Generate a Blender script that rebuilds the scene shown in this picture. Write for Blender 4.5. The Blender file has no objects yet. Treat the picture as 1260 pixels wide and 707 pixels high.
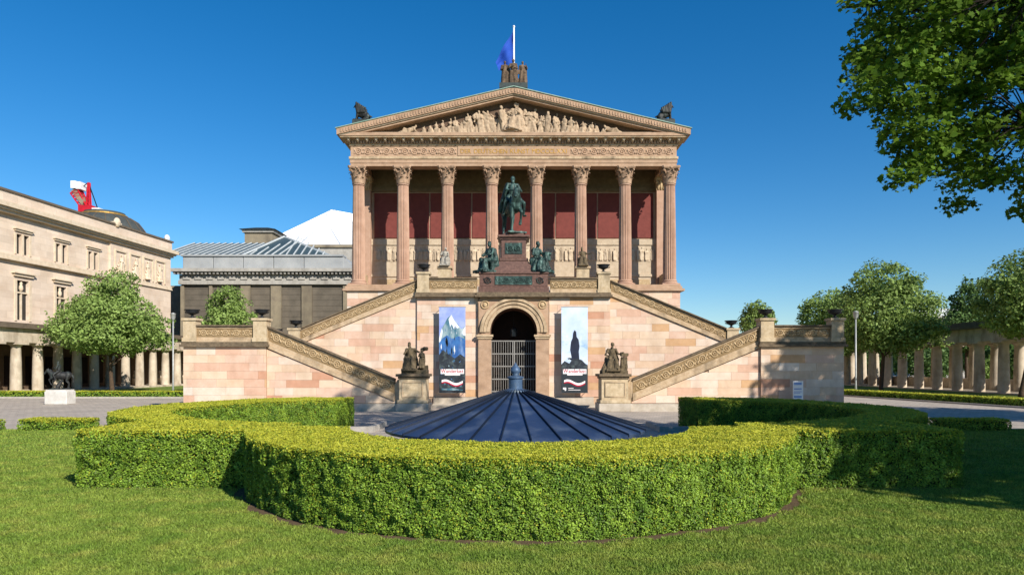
import bpy, bmesh, math, random
import numpy as np
from mathutils import Vector, Matrix, noise, Quaternion
R = math.radians; PI = math.pi
random.seed(7); rng = np.random.default_rng(11)
S = bpy.context.scene; COL = S.collection

# ---------------------------------------------------------------- camera, sky, sun
cam = bpy.data.cameras.new('camera'); camo = bpy.data.objects.new('camera', cam); COL.objects.link(camo)
cam.lens = 24; cam.sensor_width = 36; cam.shift_x = -2/1260; cam.shift_y = 96.5/1260
cam.clip_end = 3000; camo.location = (0, 0, 2.4); camo.rotation_euler = (R(90), 0, 0)
S.camera = camo
SUN = Vector((0.80, -1.0, 0.78)).normalized()
elev = math.asin(SUN.z); azi = math.atan2(SUN.x, SUN.y)
W = bpy.data.worlds.new('World'); S.world = W; W.use_nodes = True
nt = W.node_tree; bg = nt.nodes['Background']
sky = nt.nodes.new('ShaderNodeTexSky'); sky.sky_type = 'NISHITA'; sky.sun_disc = False
sky.sun_elevation = elev; sky.sun_rotation = azi
sky.air_density = 1.0; sky.dust_density = 0.15; sky.ozone_density = 4.5; sky.altitude = 0
hsv = nt.nodes.new('ShaderNodeHueSaturation'); hsv.inputs['Saturation'].default_value = 1.33
hsv.inputs['Value'].default_value = 1.0
nt.links.new(sky.outputs[0], hsv.inputs['Color']); nt.links.new(hsv.outputs[0], bg.inputs[0])
bg.inputs[1].default_value = 0.098
sl = bpy.data.lights.new('sun', 'SUN'); sl.energy = 5.0; sl.angle = R(0.5); sl.color = (1.0, 0.93, 0.84)
so = bpy.data.objects.new('sun', sl); COL.objects.link(so)
so.rotation_euler = SUN.to_track_quat('Z', 'Y').to_euler()
S.view_settings.view_transform = 'Standard'; S.view_settings.look = 'None'
S.view_settings.exposure = 0.43; S.view_settings.gamma = 1.0
S.view_settings.use_curve_mapping = False

def X(px, d): return (px-632)*d/840
def Z(py, d): return 2.4+(450-py)*d/840

# ---------------------------------------------------------------- materials
def lin(h):
    h = h.lstrip('#'); v = [int(h[i:i+2], 16)/255 for i in (0, 2, 4)]
    return tuple(c/12.92 if c <= .04045 else ((c+.055)/1.055)**2.4 for c in v)
MATS = {}
def mat(name, c, c2=None, rough=.85, scale=3., bump=.15, bscale=30., metal=0., streak=0., island=0., transl=0., stain_shade=None, spec=.3):
    m = bpy.data.materials.new(name); m.use_nodes = True; MATS[name] = m
    t = m.node_tree; n = t.nodes; L = t.links
    b = n['Principled BSDF']; out = n['Material Output']
    c = lin(c) if isinstance(c, str) else c
    c2 = (lin(c2) if isinstance(c2, str) else c2) or tuple(v*.7 for v in c)
    geo = n.new('ShaderNodeNewGeometry')
    nz = n.new('ShaderNodeTexNoise'); nz.inputs['Scale'].default_value = scale; nz.inputs['Detail'].default_value = 6
    nz.inputs['Roughness'].default_value = .65
    mp = n.new('ShaderNodeMapping'); L.new(geo.outputs['Position'], mp.inputs[0]); L.new(mp.outputs[0], nz.inputs['Vector'])
    if streak: mp.inputs['Scale'].default_value = (1, 1, streak)
    rp = n.new('ShaderNodeMapRange'); rp.inputs[1].default_value = .32; rp.inputs[2].default_value = .68
    L.new(nz.outputs[0], rp.inputs[0])
    mx = n.new('ShaderNodeMix'); mx.data_type = 'RGBA'; mx.inputs[6].default_value = (*c, 1); mx.inputs[7].default_value = (*c2, 1)
    L.new(rp.outputs[0], mx.inputs[0]); col = mx.outputs[2]
    if stain_shade:  # noise tone for stains, and for painted fold shading on the banners
        sz = n.new('ShaderNodeTexNoise'); sz.inputs['Scale'].default_value = stain_shade[1]; sz.inputs['Detail'].default_value = 8
        m3 = n.new('ShaderNodeMapping'); m3.inputs['Scale'].default_value = (1, 1, stain_shade[3] if len(stain_shade) > 3 else .35); L.new(geo.outputs['Position'], m3.inputs[0]); L.new(m3.outputs[0], sz.inputs['Vector'])
        sr = n.new('ShaderNodeMapRange'); sr.inputs[1].default_value = .5; sr.inputs[2].default_value = .75; sr.inputs[4].default_value = stain_shade[2]
        L.new(sz.outputs[0], sr.inputs[0])
        ms = n.new('ShaderNodeMix'); ms.data_type = 'RGBA'; L.new(sr.outputs[0], ms.inputs[0]); L.new(col, ms.inputs[6])
        ms.inputs[7].default_value = (*lin(stain_shade[0]), 1); col = ms.outputs[2]
    if island:
        hs = n.new('ShaderNodeHueSaturation'); mr = n.new('ShaderNodeMapRange')
        mr.inputs[3].default_value = 1-island; mr.inputs[4].default_value = 1+island
        L.new(geo.outputs['Random Per Island'], mr.inputs[0]); L.new(mr.outputs[0], hs.inputs['Value'])
        L.new(col, hs.inputs['Color']); col = hs.outputs[0]
    L.new(col, b.inputs['Base Color'])
    b.inputs['Roughness'].default_value = rough; b.inputs['Metallic'].default_value = metal
    b.inputs['Specular IOR Level'].default_value = spec
    if bump:
        n2 = n.new('ShaderNodeTexNoise'); n2.inputs['Scale'].default_value = bscale; n2.inputs['Detail'].default_value = 5
        L.new(geo.outputs['Position'], n2.inputs['Vector'])
        bp = n.new('ShaderNodeBump'); bp.inputs['Strength'].default_value = bump; bp.inputs['Distance'].default_value = .05
        L.new(n2.outputs[0], bp.inputs['Height']); L.new(bp.outputs[0], b.inputs['Normal'])
    if transl:
        tr = n.new('ShaderNodeBsdfTranslucent'); L.new(col, tr.inputs[0])
        ad = n.new('ShaderNodeMixShader'); ad.inputs[0].default_value = transl
        L.new(b.outputs[0], ad.inputs[1]); L.new(tr.outputs[0], ad.inputs[2]); L.new(ad.outputs[0], out.inputs[0])
    return m
TINTS = [mat('ashlar_%s' % k, c, c2, .9, 2.2, .12, 24, stain_shade=('#8a6f5a', 1.3, .35)) for k, c, c2 in (
    ('cream', '#d6c0a8', '#ccb398'), ('pale', '#d8c6b4', '#cdb7a2'), ('pink', '#d3b7a2', '#c8a68f'), ('rose', '#ceab94', '#c19b83'),
    ('salmon', '#c4977c', '#b5866b'), ('ochre', '#c9a47d', '#bb946c'), ('buff', '#d3b99f', '#c7aa8e'), ('white', '#d9cfc2', '#cfc1b0'))]
TW = [6, 4.5, 5, 3.6, 1.25, 1.1, 6, .9]
M_core = mat('sandstone_core', '#c0a58c', '#a98d74', .92)
M_tan = mat('weathered_sandstone', '#c4ae90', '#a78f70', .92, 4, .3, 20, stain_shade=('#4b4234', 1.6, .75))
M_relief = mat('carved_sandstone', '#c4ad89', '#a68e6a', .92, 7, .3, 25, stain_shade=('#6d5c45', 3, .35))
M_panelb = mat('relief_ground', '#957e5c', '#7a6547', .93, 5, .3, 25)
M_cap = mat('dark_coping', '#7d6d57', '#53483a', .92, 5, .3, 20)
M_pink = mat('column_sandstone', '#b99983', '#a5846e', .88, 1.6, .15, 18, stain_shade=('#8a6a56', .8, .45, .25))
M_entab = mat('entablature_sandstone', '#b6997f', '#a08369', .9, 2.2, .15, 20, stain_shade=('#7d6551', 1.1, .5, 2))
M_carve = mat('tympanum_carving', '#bda88c', '#978068', .9, 6, .25, 25, stain_shade=('#5d4c3b', 2.2, .5))
M_tymp = mat('tympanum_stone', '#6d5846', '#54443a', .93)  # tympanum ground in a darker tone than the entablature stone
M_red = mat('red_wall_panel', '#7a3e37', '#6b352f', .8, 3, .05)
M_wallc = mat('cream_cella_wall', '#c4b49c', '#ad9c84', .88)
M_beam = mat('portico_beam', '#7d6d52', '#675941', .9)  # beams toned darker, the deep portico shade is put into the colour
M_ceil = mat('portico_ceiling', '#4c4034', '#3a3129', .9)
M_bronze = mat('green_bronze', '#34504a', '#18211f', .55, 5, .2, 30, metal=.25, stain_shade=('#7a9d92', 3.5, .6), spec=.4)
M_dbronze = mat('dark_bronze', '#3a3a38', '#1d1f20', .55, 5, .2, 30, metal=.3, stain_shade=('#54675f', 4, .5))
M_granite = mat('red_granite', '#6c5146', '#533d36', .5, 8, .05, 60, stain_shade=('#8d6a5c', 6, .5, 1))
M_stat = mat('weathered_statue_stone', '#77684f', '#4a4133', .92, 7, .3, 30, stain_shade=('#2d2820', 4, .7))
M_statb = mat('brown_statue_stone', '#6d5a48', '#3c342c', .92, 7, .3, 30, stain_shade=('#8c765f', 4, .7))
M_statg = mat('grey_statue_stone', '#a9a498', '#7d776b', .92, 7, .3, 30)
M_ped = mat('pedestal_stone', '#c6b496', '#aa9676', .92, 5, .25, 22, stain_shade=('#5b5142', 2, .6))
M_plinth = mat('pale_plinth_stone', '#bdb3a4', '#a39887', .92, 3, .2, 22)
M_copper = mat('copper_verdigris', '#93a99b', '#74907f', .7, 6)
M_dcop = mat('dark_roof_metal', '#3f4a48', '#2c3433', .6, 6)
M_gold = mat('gilded_letter', '#c69a4c', '#b58a40', .45, metal=.5, bump=0)
M_iron = mat('black_iron', '#23262a', '#17191c', .5, 6, .1)
M_grey = mat('gate_grey_iron', '#8f8d88', '#7a7873', .5, 6, .05)
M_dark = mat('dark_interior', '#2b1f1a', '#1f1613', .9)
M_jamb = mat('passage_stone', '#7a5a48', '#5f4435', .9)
M_cone = mat('blue_grey_sheet_metal', '#33476a', '#293b58', .4, 1.2, .08, 7, metal=.35, stain_shade=('#6d7b8e', 2.2, .55, 1), spec=.5)
M_seam = mat('seam_metal', '#222c3c', '#1a2230', .4, 3, 0, metal=.4)
M_fin = mat('finial_metal', '#4f6785', '#41566f', .5, 8, .1, metal=.3, stain_shade=('#8b8a70', 4, .6))
M_glassd = mat('dark_glass', '#1f2428', '#15191c', .12, 1, 0, spec=.6)
M_beige = mat('beige_museum_stone', '#dbcab7', '#ccb9a3', .9, .6, .12, 14, stain_shade=('#b59a80', .35, .45, 2))
def add_courses(m, bw, bh):
    t = m.node_tree; n = t.nodes; L = t.links; b = n['Principled BSDF']; src = b.inputs['Base Color'].links[0].from_socket
    geo = n.new('ShaderNodeNewGeometry'); sp = n.new('ShaderNodeSeparateXYZ'); cb = n.new('ShaderNodeCombineXYZ'); L.new(geo.outputs['Position'], sp.inputs[0]); L.new(sp.outputs[1], cb.inputs[0]); L.new(sp.outputs[2], cb.inputs[1])
    br = n.new('ShaderNodeTexBrick'); br.inputs['Scale'].default_value = 1; br.inputs['Brick Width'].default_value = bw; br.inputs['Row Height'].default_value = bh; br.inputs['Mortar Size'].default_value = .012
    br.inputs['Color1'].default_value = (.9, .89, .88, 1); br.inputs['Color2'].default_value = (1.05, 1.04, 1.03, 1); br.inputs['Mortar'].default_value = (.78, .76, .74, 1); L.new(cb.outputs[0], br.inputs['Vector'])
    mm = n.new('ShaderNodeMix'); mm.data_type = 'RGBA'; mm.blend_type = 'MULTIPLY'; mm.inputs[0].default_value = 1; L.new(src, mm.inputs[6]); L.new(br.outputs['Color'], mm.inputs[7]); L.new(mm.outputs[2], b.inputs['Base Color'])
add_courses(M_beige, 1.6, .62)
M_beige2 = mat('pale_trim_stone', '#d8c8b0', '#c3b094', .9, 2)
M_bdark = mat('weathered_trim', '#6f6353', '#5a4f43', .9, 2)
M_colst = mat('colonnade_stone', '#cdc0ac', '#b0a18b', .92, 1.5, .3, 16, stain_shade=('#6a5846', 1.2, .7))
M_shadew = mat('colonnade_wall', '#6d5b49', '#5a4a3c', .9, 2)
M_gry = mat('grey_museum_stone', '#91866f', '#776d5d', .92, .8, .2, 10, stain_shade=('#4a443c', .5, .7, .2))
M_gry2 = mat('pale_grey_stone', '#aeaaa0', '#96928a', .92, 1.5, .2, 12, stain_shade=('#6c675f', .9, .6, .3))
M_gry3 = mat('dark_grey_stone', '#6a6256', '#565046', .92, .8, .2, 10, stain_shade=('#756b5c', .5, .6, .2))
M_sheet = mat('pale_zinc_sheet', '#a3a5a3', '#8d9090', .6, .5, 0)
M_glr = mat('roof_glass', '#3f4f54', '#344448', .45, .6, 0, spec=.5)
M_rib = mat('roof_rib', '#c5c9c8', '#aab0b0', .6, 1, 0)
M_tent = mat('white_membrane', '#e8e8e6', '#dedfde', .8, .2, 0)
M_dome = mat('slate_dome', '#4b4f4c', '#3a3e3d', .7, 1.5, .2)
M_redp = mat('red_paint', '#c3202e', '#a51a27', .45, 2, 0)
M_white = mat('white_paint', '#e6e6e4', '#d6d6d4', .5, 2, 0)
M_marble = mat('white_marble_plinth', '#d0cdc6', '#b6b2a9', .8, 3, .05)
M_galv = mat('galvanised_post', '#aeb0ae', '#969896', .5, 3, 0, metal=.3)
M_flag = mat('blue_flag_cloth', '#2f5cc4', '#264fb0', .8, 1, 0, transl=.3)
M_bark = mat('bark', '#5b4a39', '#40342a', .95, 8, .6, 40)
M_barkl = mat('dark_bark', '#332b23', '#241e19', .95, 8, .6, 40)
M_leaf = mat('linden_leaf', '#8ba055', '#6f883f', .6, 1.2, 0, island=.35, transl=.28)
M_leafp = mat('pale_leaf', '#93aa5c', '#738d43', .6, 1.0, 0, island=.24, transl=.28)
M_leafd = mat('dark_leaf', '#648042', '#4b6630', .6, .8, 0, island=.3, transl=.25)
M_maple = mat('maple_leaf', '#69842c', '#4c6a1f', .75, 1.6, 0, spec=.12, island=.35, transl=.35)
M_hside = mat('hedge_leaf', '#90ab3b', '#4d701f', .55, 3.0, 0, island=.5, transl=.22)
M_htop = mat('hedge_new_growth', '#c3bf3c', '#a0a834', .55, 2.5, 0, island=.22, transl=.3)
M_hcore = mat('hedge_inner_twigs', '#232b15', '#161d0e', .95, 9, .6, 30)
M_soil = mat('soil', '#6a563f', '#4d3e2d', .97, 6, .5, 30)
M_blade = mat('grass_blade', '#8f9f42', '#62802b', .6, 1.1, 0, island=.45, transl=.25, stain_shade=('#a8a350', 2.3, .6, 1))
M_kerb = mat('kerb_stone', '#b0aaa0', '#958f85', .9, 4, .2)

def lawn_mat():
    m = mat('lawn_turf', '#7a8b36', '#587224', .9, .7, .9, 55, stain_shade=('#98984a', 1.6, .6, 1))
    return m
M_lawn = lawn_mat()
def paving_mat():
    m = mat('stone_setts', '#b9aea0', '#a49a8e', .85, .4, .2, 30, stain_shade=('#b5ab9d', .25, .6, 1))
    t = m.node_tree; n = t.nodes; L = t.links; b = n['Principled BSDF']
    src = b.inputs['Base Color'].links[0].from_socket
    br = n.new('ShaderNodeTexBrick'); br.inputs['Scale'].default_value = 1; br.inputs['Brick Width'].default_value = .42
    br.inputs['Row Height'].default_value = .3; br.inputs['Mortar Size'].default_value = .012
    br.inputs['Color1'].default_value = (.85, .85, .85, 1); br.inputs['Color2'].default_value = (1.08, 1.06, 1.03, 1); br.inputs['Mortar'].default_value = (.5, .48, .46, 1)
    geo = n.new('ShaderNodeNewGeometry'); L.new(geo.outputs['Position'], br.inputs['Vector'])
    mm = n.new('ShaderNodeMix'); mm.data_type = 'RGBA'; mm.blend_type = 'MULTIPLY'; mm.inputs[0].default_value = 1
    L.new(src, mm.inputs[6]); L.new(br.outputs['Color'], mm.inputs[7]); L.new(mm.outputs[2], b.inputs['Base Color'])
    return m
M_pave = paving_mat()

# ---------------------------------------------------------------- mesh helpers
ORG = {}
def worg(o): return ORG.get(o.name, Vector((0, 0, 0))) if o else Vector((0, 0, 0))
def link(name, me, parent=None, loc=None):
    o = bpy.data.objects.new(name, me); COL.objects.link(o)
    if parent: o.parent = parent
    if loc is not None: o.location = loc
    return o
def tag(o, label=None, cat=None, group=None, kind=None):
    if label: o['label'] = label
    if cat: o['category'] = cat
    if group: o['group'] = group
    if kind: o['kind'] = kind
    return o
def thing(name, label, cat, loc=(0, 0, 0), group=None, rz=0):
    o = link(name, None); o.location = loc; o.rotation_euler = (0, 0, rz); o.empty_display_size = .3
    ORG[o.name] = Vector(loc) if not rz else Vector((0, 0, 0))
    return tag(o, label, cat, group)
def setmat(me, m):
    me.materials.append(m)
def np_mesh(name, V, F, m, smooth=False):
    """V (n,3), F (k,c): constant-size faces"""
    me = bpy.data.meshes.new(name); V = np.asarray(V, np.float32); F = np.asarray(F, np.int32)
    k, c = F.shape
    me.vertices.add(len(V)); me.vertices.foreach_set('co', V.ravel())
    me.loops.add(k*c); me.loops.foreach_set('vertex_index', F.ravel())
    me.polygons.add(k); me.polygons.foreach_set('loop_start', np.arange(0, k*c, c, dtype=np.int32))
    me.update(calc_edges=True)
    if smooth: me.polygons.foreach_set('use_smooth', np.ones(k, bool))
    setmat(me, m); return me
class MB:
    def __init__(s): s.v = []; s.f = []
    def add(s, vs, fs):
        o = len(s.v); s.v += [tuple(p) for p in vs]; s.f += [tuple(i+o for i in f) for f in fs]; return s
    def box(s, x0, x1, y0, y1, z0, z1):
        return s.add([(x0, y0, z0), (x1, y0, z0), (x1, y1, z0), (x0, y1, z0), (x0, y0, z1), (x1, y0, z1), (x1, y1, z1), (x0, y1, z1)],
                     [(3, 2, 1, 0), (4, 5, 6, 7), (0, 1, 5, 4), (1, 2, 6, 5), (2, 3, 7, 6), (3, 0, 4, 7)])
    def prism(s, pts, y0, y1):
        """xz polygon (ccw seen from -y) extruded y0..y1"""
        n = len(pts)
        vs = [(x, y0, z) for x, z in pts]+[(x, y1, z) for x, z in pts]
        return s.add(vs, [tuple(range(n)), tuple(range(2*n-1, n-1, -1))]+[(i, i+n, (i+1) % n+n, (i+1) % n) for i in range(n)])
    def slab(s, pts, z0, z1):
        n = len(pts); vs = [(x, y, z0) for x, y in pts]+[(x, y, z1) for x, y in pts]
        return s.add(vs, [tuple(range(n-1, -1, -1)), tuple(range(n, 2*n))]+[(i, (i+1) % n, (i+1) % n+n, i+n) for i in range(n)])
    def lathe(s, prof, c=(0, 0, 0), n=20, cap=True, a0=0., flat=None):
        vs = []; fs = []; m = len(prof)
        for r, z in prof:
            for i in range(n):
                a = a0+2*PI*i/n; vs.append((c[0]+r*math.cos(a), c[1]+r*math.sin(a), c[2]+z))
        for j in range(m-1):
            for i in range(n):
                k = (i+1) % n; fs.append((j*n+i, j*n+k, (j+1)*n+k, (j+1)*n+i))
        if cap: fs.append(tuple(range(n-1, -1, -1))); fs.append(tuple((m-1)*n+i for i in range(n)))
        return s.add(vs, fs)
    def tube(s, pts, rad, n=8, cap=True):
        pts = [Vector(p) for p in pts]; m = len(pts)
        if not hasattr(rad, '__len__'): rad = [rad]*m
        vs = []; fs = []; up = None
        for i, p in enumerate(pts):
            t = (pts[min(i+1, m-1)]-pts[max(i-1, 0)]); t = t.normalized() if t.length > 1e-9 else Vector((0, 0, 1))
            if up is None: up = t.orthogonal().normalized()
            up = (up-t*up.dot(t)); up = up.normalized() if up.length > 1e-6 else t.orthogonal().normalized()
            b = t.cross(up)
            for k in range(n):
                a = 2*PI*k/n; vs.append(p+up*(rad[i]*math.cos(a))+b*(rad[i]*math.sin(a)))
        for i in range(m-1):
            for k in range(n):
                q = (k+1) % n; fs.append((i*n+k, i*n+q, (i+1)*n+q, (i+1)*n+k))
        if cap: fs.append(tuple(range(n-1, -1, -1))); fs.append(tuple((m-1)*n+i for i in range(n)))
        return s.add(vs, fs)
    def ell(s, c, r, n=12, m=8, rot=None):
        vs = []; fs = []; c = Vector(c)
        for j in range(m+1):
            t = PI*j/m
            for i in range(n):
                a = 2*PI*i/n; v = Vector((r[0]*math.sin(t)*math.cos(a), r[1]*math.sin(t)*math.sin(a), -r[2]*math.cos(t)))
                if rot: v = rot @ v
                vs.append(c+v)
        for j in range(m):
            for i in range(n):
                k = (i+1) % n; fs.append((j*n+i, j*n+k, (j+1)*n+k, (j+1)*n+i))
        return s.add(vs, fs)
    def cap(s, p0, p1, r0, r1=None, n=10):
        """tapered capsule"""
        r1 = r0 if r1 is None else r1; p0 = Vector(p0); p1 = Vector(p1); d = p1-p0
        if d.length < 1e-6: return s.ell(p0, (r0,)*3)
        d.normalize(); P = []; Rr = []
        for t in (85, 60, 35): P.append(p0-d*r0*math.sin(R(t))); Rr.append(r0*math.cos(R(t)))
        P += [p0, p1]; Rr += [r0, r1]
        for t in (35, 60, 85): P.append(p1+d*r1*math.sin(R(t))); Rr.append(r1*math.cos(R(t)))
        return s.tube(P, Rr, n)
    def xf(s, M):
        s.v = [tuple(M @ Vector(p)) for p in s.v]; return s
    def mesh(s, name, m, smooth=False, off=None):
        me = bpy.data.meshes.new(name)
        v = s.v if off is None else [(p[0]-off[0], p[1]-off[1], p[2]-off[2]) for p in s.v]
        me.from_pydata(v, [], s.f); setmat(me, m)
        if smooth:
            me.polygons.foreach_set('use_smooth', [True]*len(me.polygons))
        me.update(); return me
    def build(s, name, m, parent=None, smooth=False, kind=None, label=None, bevel=0, auto=None):
        """world-space verts (local ones when the parent is rotated)"""
        w = worg(parent); me = s.mesh(name, m, smooth, w)
        if auto: me.set_sharp_from_angle(angle=R(auto))
        o = link(name, me, parent)
        ORG[o.name] = Vector(w)
        if bevel:
            b = o.modifiers.new('bevel', 'BEVEL'); b.width = bevel; b.segments = 1; b.limit_method = 'ANGLE'
        return tag(o, label, None, None, kind)
def box(name, m, parent, *a, **k): return MB().box(*a).build(name, m, parent, **k)
def clone(o, parent=None, loc=None):
    c = o.copy(); COL.objects.link(c); c.parent = parent
    if loc is not None: c.location = loc
    return c
def dup(root, loc, label=None, scale=None, rz=None):
    r = clone(root, None, loc); ORG[r.name] = Vector(loc)
    if label: r['label'] = label
    if scale: r.scale = scale
    if rz is not None: r.rotation_euler = (0, 0, rz)
    for ch in list(root.children):
        c = clone(ch, r)
        for g in list(ch.children): clone(g, c)
    return r
def text_mesh(txt, size, m, name, ext=.01, bold=0.):
    cu = bpy.data.curves.new(name, 'FONT'); cu.body = txt; cu.size = size; cu.align_x = 'CENTER'; cu.align_y = 'BOTTOM_BASELINE'; cu.extrude = ext; cu.offset = bold
    o = bpy.data.objects.new(name, cu); COL.objects.link(o)
    dg = bpy.context.evaluated_depsgraph_get(); me = bpy.data.meshes.new_from_object(o.evaluated_get(dg))
    bpy.data.objects.remove(o); bpy.data.curves.remove(cu); me.materials.clear(); setmat(me, m); me.name = name
    return me

# ---------------------------------------------------------------- figures: shapes fused into one carved surface
def fuse(mb, voxel, m, name, fold=.0, fscale=(6, 6, 2.), parent=None, M=None, ratio=None):
    if M is not None: mb.xf(M)
    me = bpy.data.meshes.new('t'); me.from_pydata(mb.v, [], mb.f); o = bpy.data.objects.new('t', me); COL.objects.link(o)
    r = o.modifiers.new('r', 'REMESH'); r.mode = 'VOXEL'; r.voxel_size = voxel
    s = o.modifiers.new('s', 'SMOOTH'); s.factor = .5; s.iterations = 1
    if ratio:
        d = o.modifiers.new('d', 'DECIMATE'); d.ratio = ratio
    dg = bpy.context.evaluated_depsgraph_get(); out = bpy.data.meshes.new_from_object(o.evaluated_get(dg))
    bpy.data.objects.remove(o); bpy.data.meshes.remove(me)
    if fold:
        n = len(out.vertices); co = np.empty(n*3, np.float32); no = np.empty(n*3, np.float32)
        out.vertices.foreach_get('co', co); out.vertices.foreach_get('normal', no)
        co = co.reshape(-1, 3); no = no.reshape(-1, 3)
        sc = Vector(fscale); d = np.array([noise.noise(Vector((p[0]*sc.x, p[1]*sc.y, p[2]*sc.z))) for p in co.tolist()], np.float32)
        d = d*fold + .35*fold*np.array([noise.noise(Vector((p[0]*sc.x*2.7, p[1]*sc.y*2.7, p[2]*sc.z*3))) for p in co.tolist()], np.float32)
        co += no*d[:, None]; out.vertices.foreach_set('co', co.ravel())
    out.materials.clear(); setmat(out, m); out.name = name
    out.polygons.foreach_set('use_smooth', np.ones(len(out.polygons), bool)); out.update()
    return out
def hand(mb, p, d, side=1, k=1.):
    p = Vector(p); d = Vector(d).normalized(); b = d.orthogonal().normalized(); u = d.cross(b)
    mb.ell(p+d*.05*k, (.045*k, .035*k, .055*k))
    for i, l in enumerate((.075, .09, .085, .065)):
        q = p+d*.09*k+b*(.022*(i-1.5)*k); e = q+d*l*.55*k+u*.01*k; mb.cap(q, e, .014*k, .012*k, 6); mb.cap(e, e+d*l*.3*k+u*.035*k, .012*k, .01*k, 6)
    mb.cap(p+d*.03*k+b*.04*k, p+d*.08*k+b*.07*k+u*.02*k, .016*k, .012*k, 6)
def head(mb, c, k=1., face=(0, -1, 0), beard=False, hair='short', helmet=False):
    c = Vector(c); f = Vector(face).normalized(); s = f.cross(Vector((0, 0, 1))).normalized()
    mb.ell(c, (.085*k, .1*k, .125*k)); mb.ell(c+f*.03*k-Vector((0, 0, .06*k)), (.062*k, .062*k, .07*k))
    mb.cap(c+f*.095*k+Vector((0, 0, .015*k)), c+f*.115*k-Vector((0, 0, .025*k)), .013*k, .018*k, 6)
    mb.cap(c+f*.085*k-Vector((0, 0, .06*k))-s*.02*k, c+f*.085*k-Vector((0, 0, .06*k))+s*.02*k, .012*k, .012*k, 6)
    for q in (-1, 1):
        mb.ell(c+s*q*.088*k-f*.01*k, (.018*k, .025*k, .035*k), 6, 5); mb.cap(c+f*.085*k+s*q*.015*k+Vector((0, 0, .035*k)), c+f*.07*k+s*q*.055*k+Vector((0, 0, .03*k)), .014*k, .012*k, 6)
    if beard: mb.ell(c+f*.06*k-Vector((0, 0, .12*k)), (.06*k, .05*k, .09*k))
    if hair == 'bun': mb.ell(c-f*.1*k+Vector((0, 0, .05*k)), (.07*k, .07*k, .06*k))
    mb.ell(c-f*.025*k+Vector((0, 0, .035*k)), (.098*k, .1*k, .105*k))
    if helmet: mb.ell(c+Vector((0, 0, .09*k)), (.115*k, .13*k, .09*k)); mb.cap(c-f*.12*k+Vector((0, 0, .13*k)), c+f*.05*k+Vector((0, 0, .22*k)), .03*k, .035*k)
def body(mb, J, k=1., robe=True, **hd):
    """J joints: head neck chest pelvis, (sh el ha hip kn an toe)+L/R"""
    g = lambda n: Vector(J[n])
    head(mb, g('head'), k, J.get('face', (0, -1, 0)), **hd)
    mb.cap(g('neck'), g('head')-Vector((0, 0, .06*k)), .06*k, .055*k); mb.cap(g('shL'), g('shR'), .085*k)
    mb.cap(g('pelvis'), g('chest'), .16*k, .175*k, 12); mb.cap(g('chest'), g('neck'), .14*k, .07*k)
    for s in 'LR':
        mb.cap(g('sh'+s), g('el'+s), .072*k, .055*k); mb.cap(g('el'+s), g('ha'+s), .055*k, .036*k)
        hand(mb, g('ha'+s), g('ha'+s)-g('el'+s), 1, k)
        if 'hip'+s in J:
            mb.cap(g('hip'+s), g('kn'+s), .115*k, .08*k); mb.cap(g('kn'+s), g('an'+s), .08*k, .05*k)
            mb.cap(g('an'+s)-Vector((0, 0, .03*k)), g('toe'+s), .05*k, .035*k)
    return mb
def seated(var=0, robe=True, **hd):
    mb = MB(); J = dict(head=(.02, -.08, 1.36), neck=(0, -.02, 1.18), chest=(0, 0, .98), pelvis=(0, .03, .6), shL=(-.21, 0, 1.09), shR=(.21, 0, 1.09),
        hipL=(-.1, 0, .58), hipR=(.1, 0, .58), knL=(-.17, -.46, .6), knR=(.15, -.5, .56), anL=(-.15, -.42, .14), anR=(.2, -.62, .12), toeL=(-.17, -.6, .08), toeR=(.22, -.8, .07))
    if var == 0: J.update(elL=(-.36, -.1, .82), haL=(-.14, -.36, .72), elR=(.36, -.05, .86), haR=(.5, -.3, .92))
    elif var == 1: J.update(elL=(-.3, -.22, .84), haL=(-.08, -.2, 1.12), elR=(.42, -.02, .95), haR=(.62, -.2, .98), head=(-.05, -.1, 1.35), face=(-.3, -1, 0))
    elif var == 2: J.update(elL=(-.33, -.15, .84), haL=(-.1, -.4, .8), elR=(.33, -.18, .84), haR=(.12, -.42, .78), head=(.08, -.12, 1.33), face=(.5, -1, -.2))
    body(mb, J, **hd)
    if robe:
        mb.cap((-.16, -.4, .5), (-.2, -.42, .1), .12, .16); mb.cap((.14, -.44, .48), (.22, -.5, .1), .12, .17); mb.cap((0, -.36, .5), (0, -.4, .1), .12, .16)
        mb.cap((-.2, .05, .55), (.2, .05, .55), .2); mb.cap((-.22, .02, 1.02), (.16, -.08, .66), .1, .12); mb.cap((.2, .1, 1.05), (.26, .16, .3), .1, .16)
        mb.cap((-.22, -.2, .52), (-.3, -.1, .1), .1, .14)
    mb.box(-.32, .32, -.18, .36, 0, .46); mb.box(-.38, .42, -.78, .42, -.06, .07)
    return mb
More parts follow.
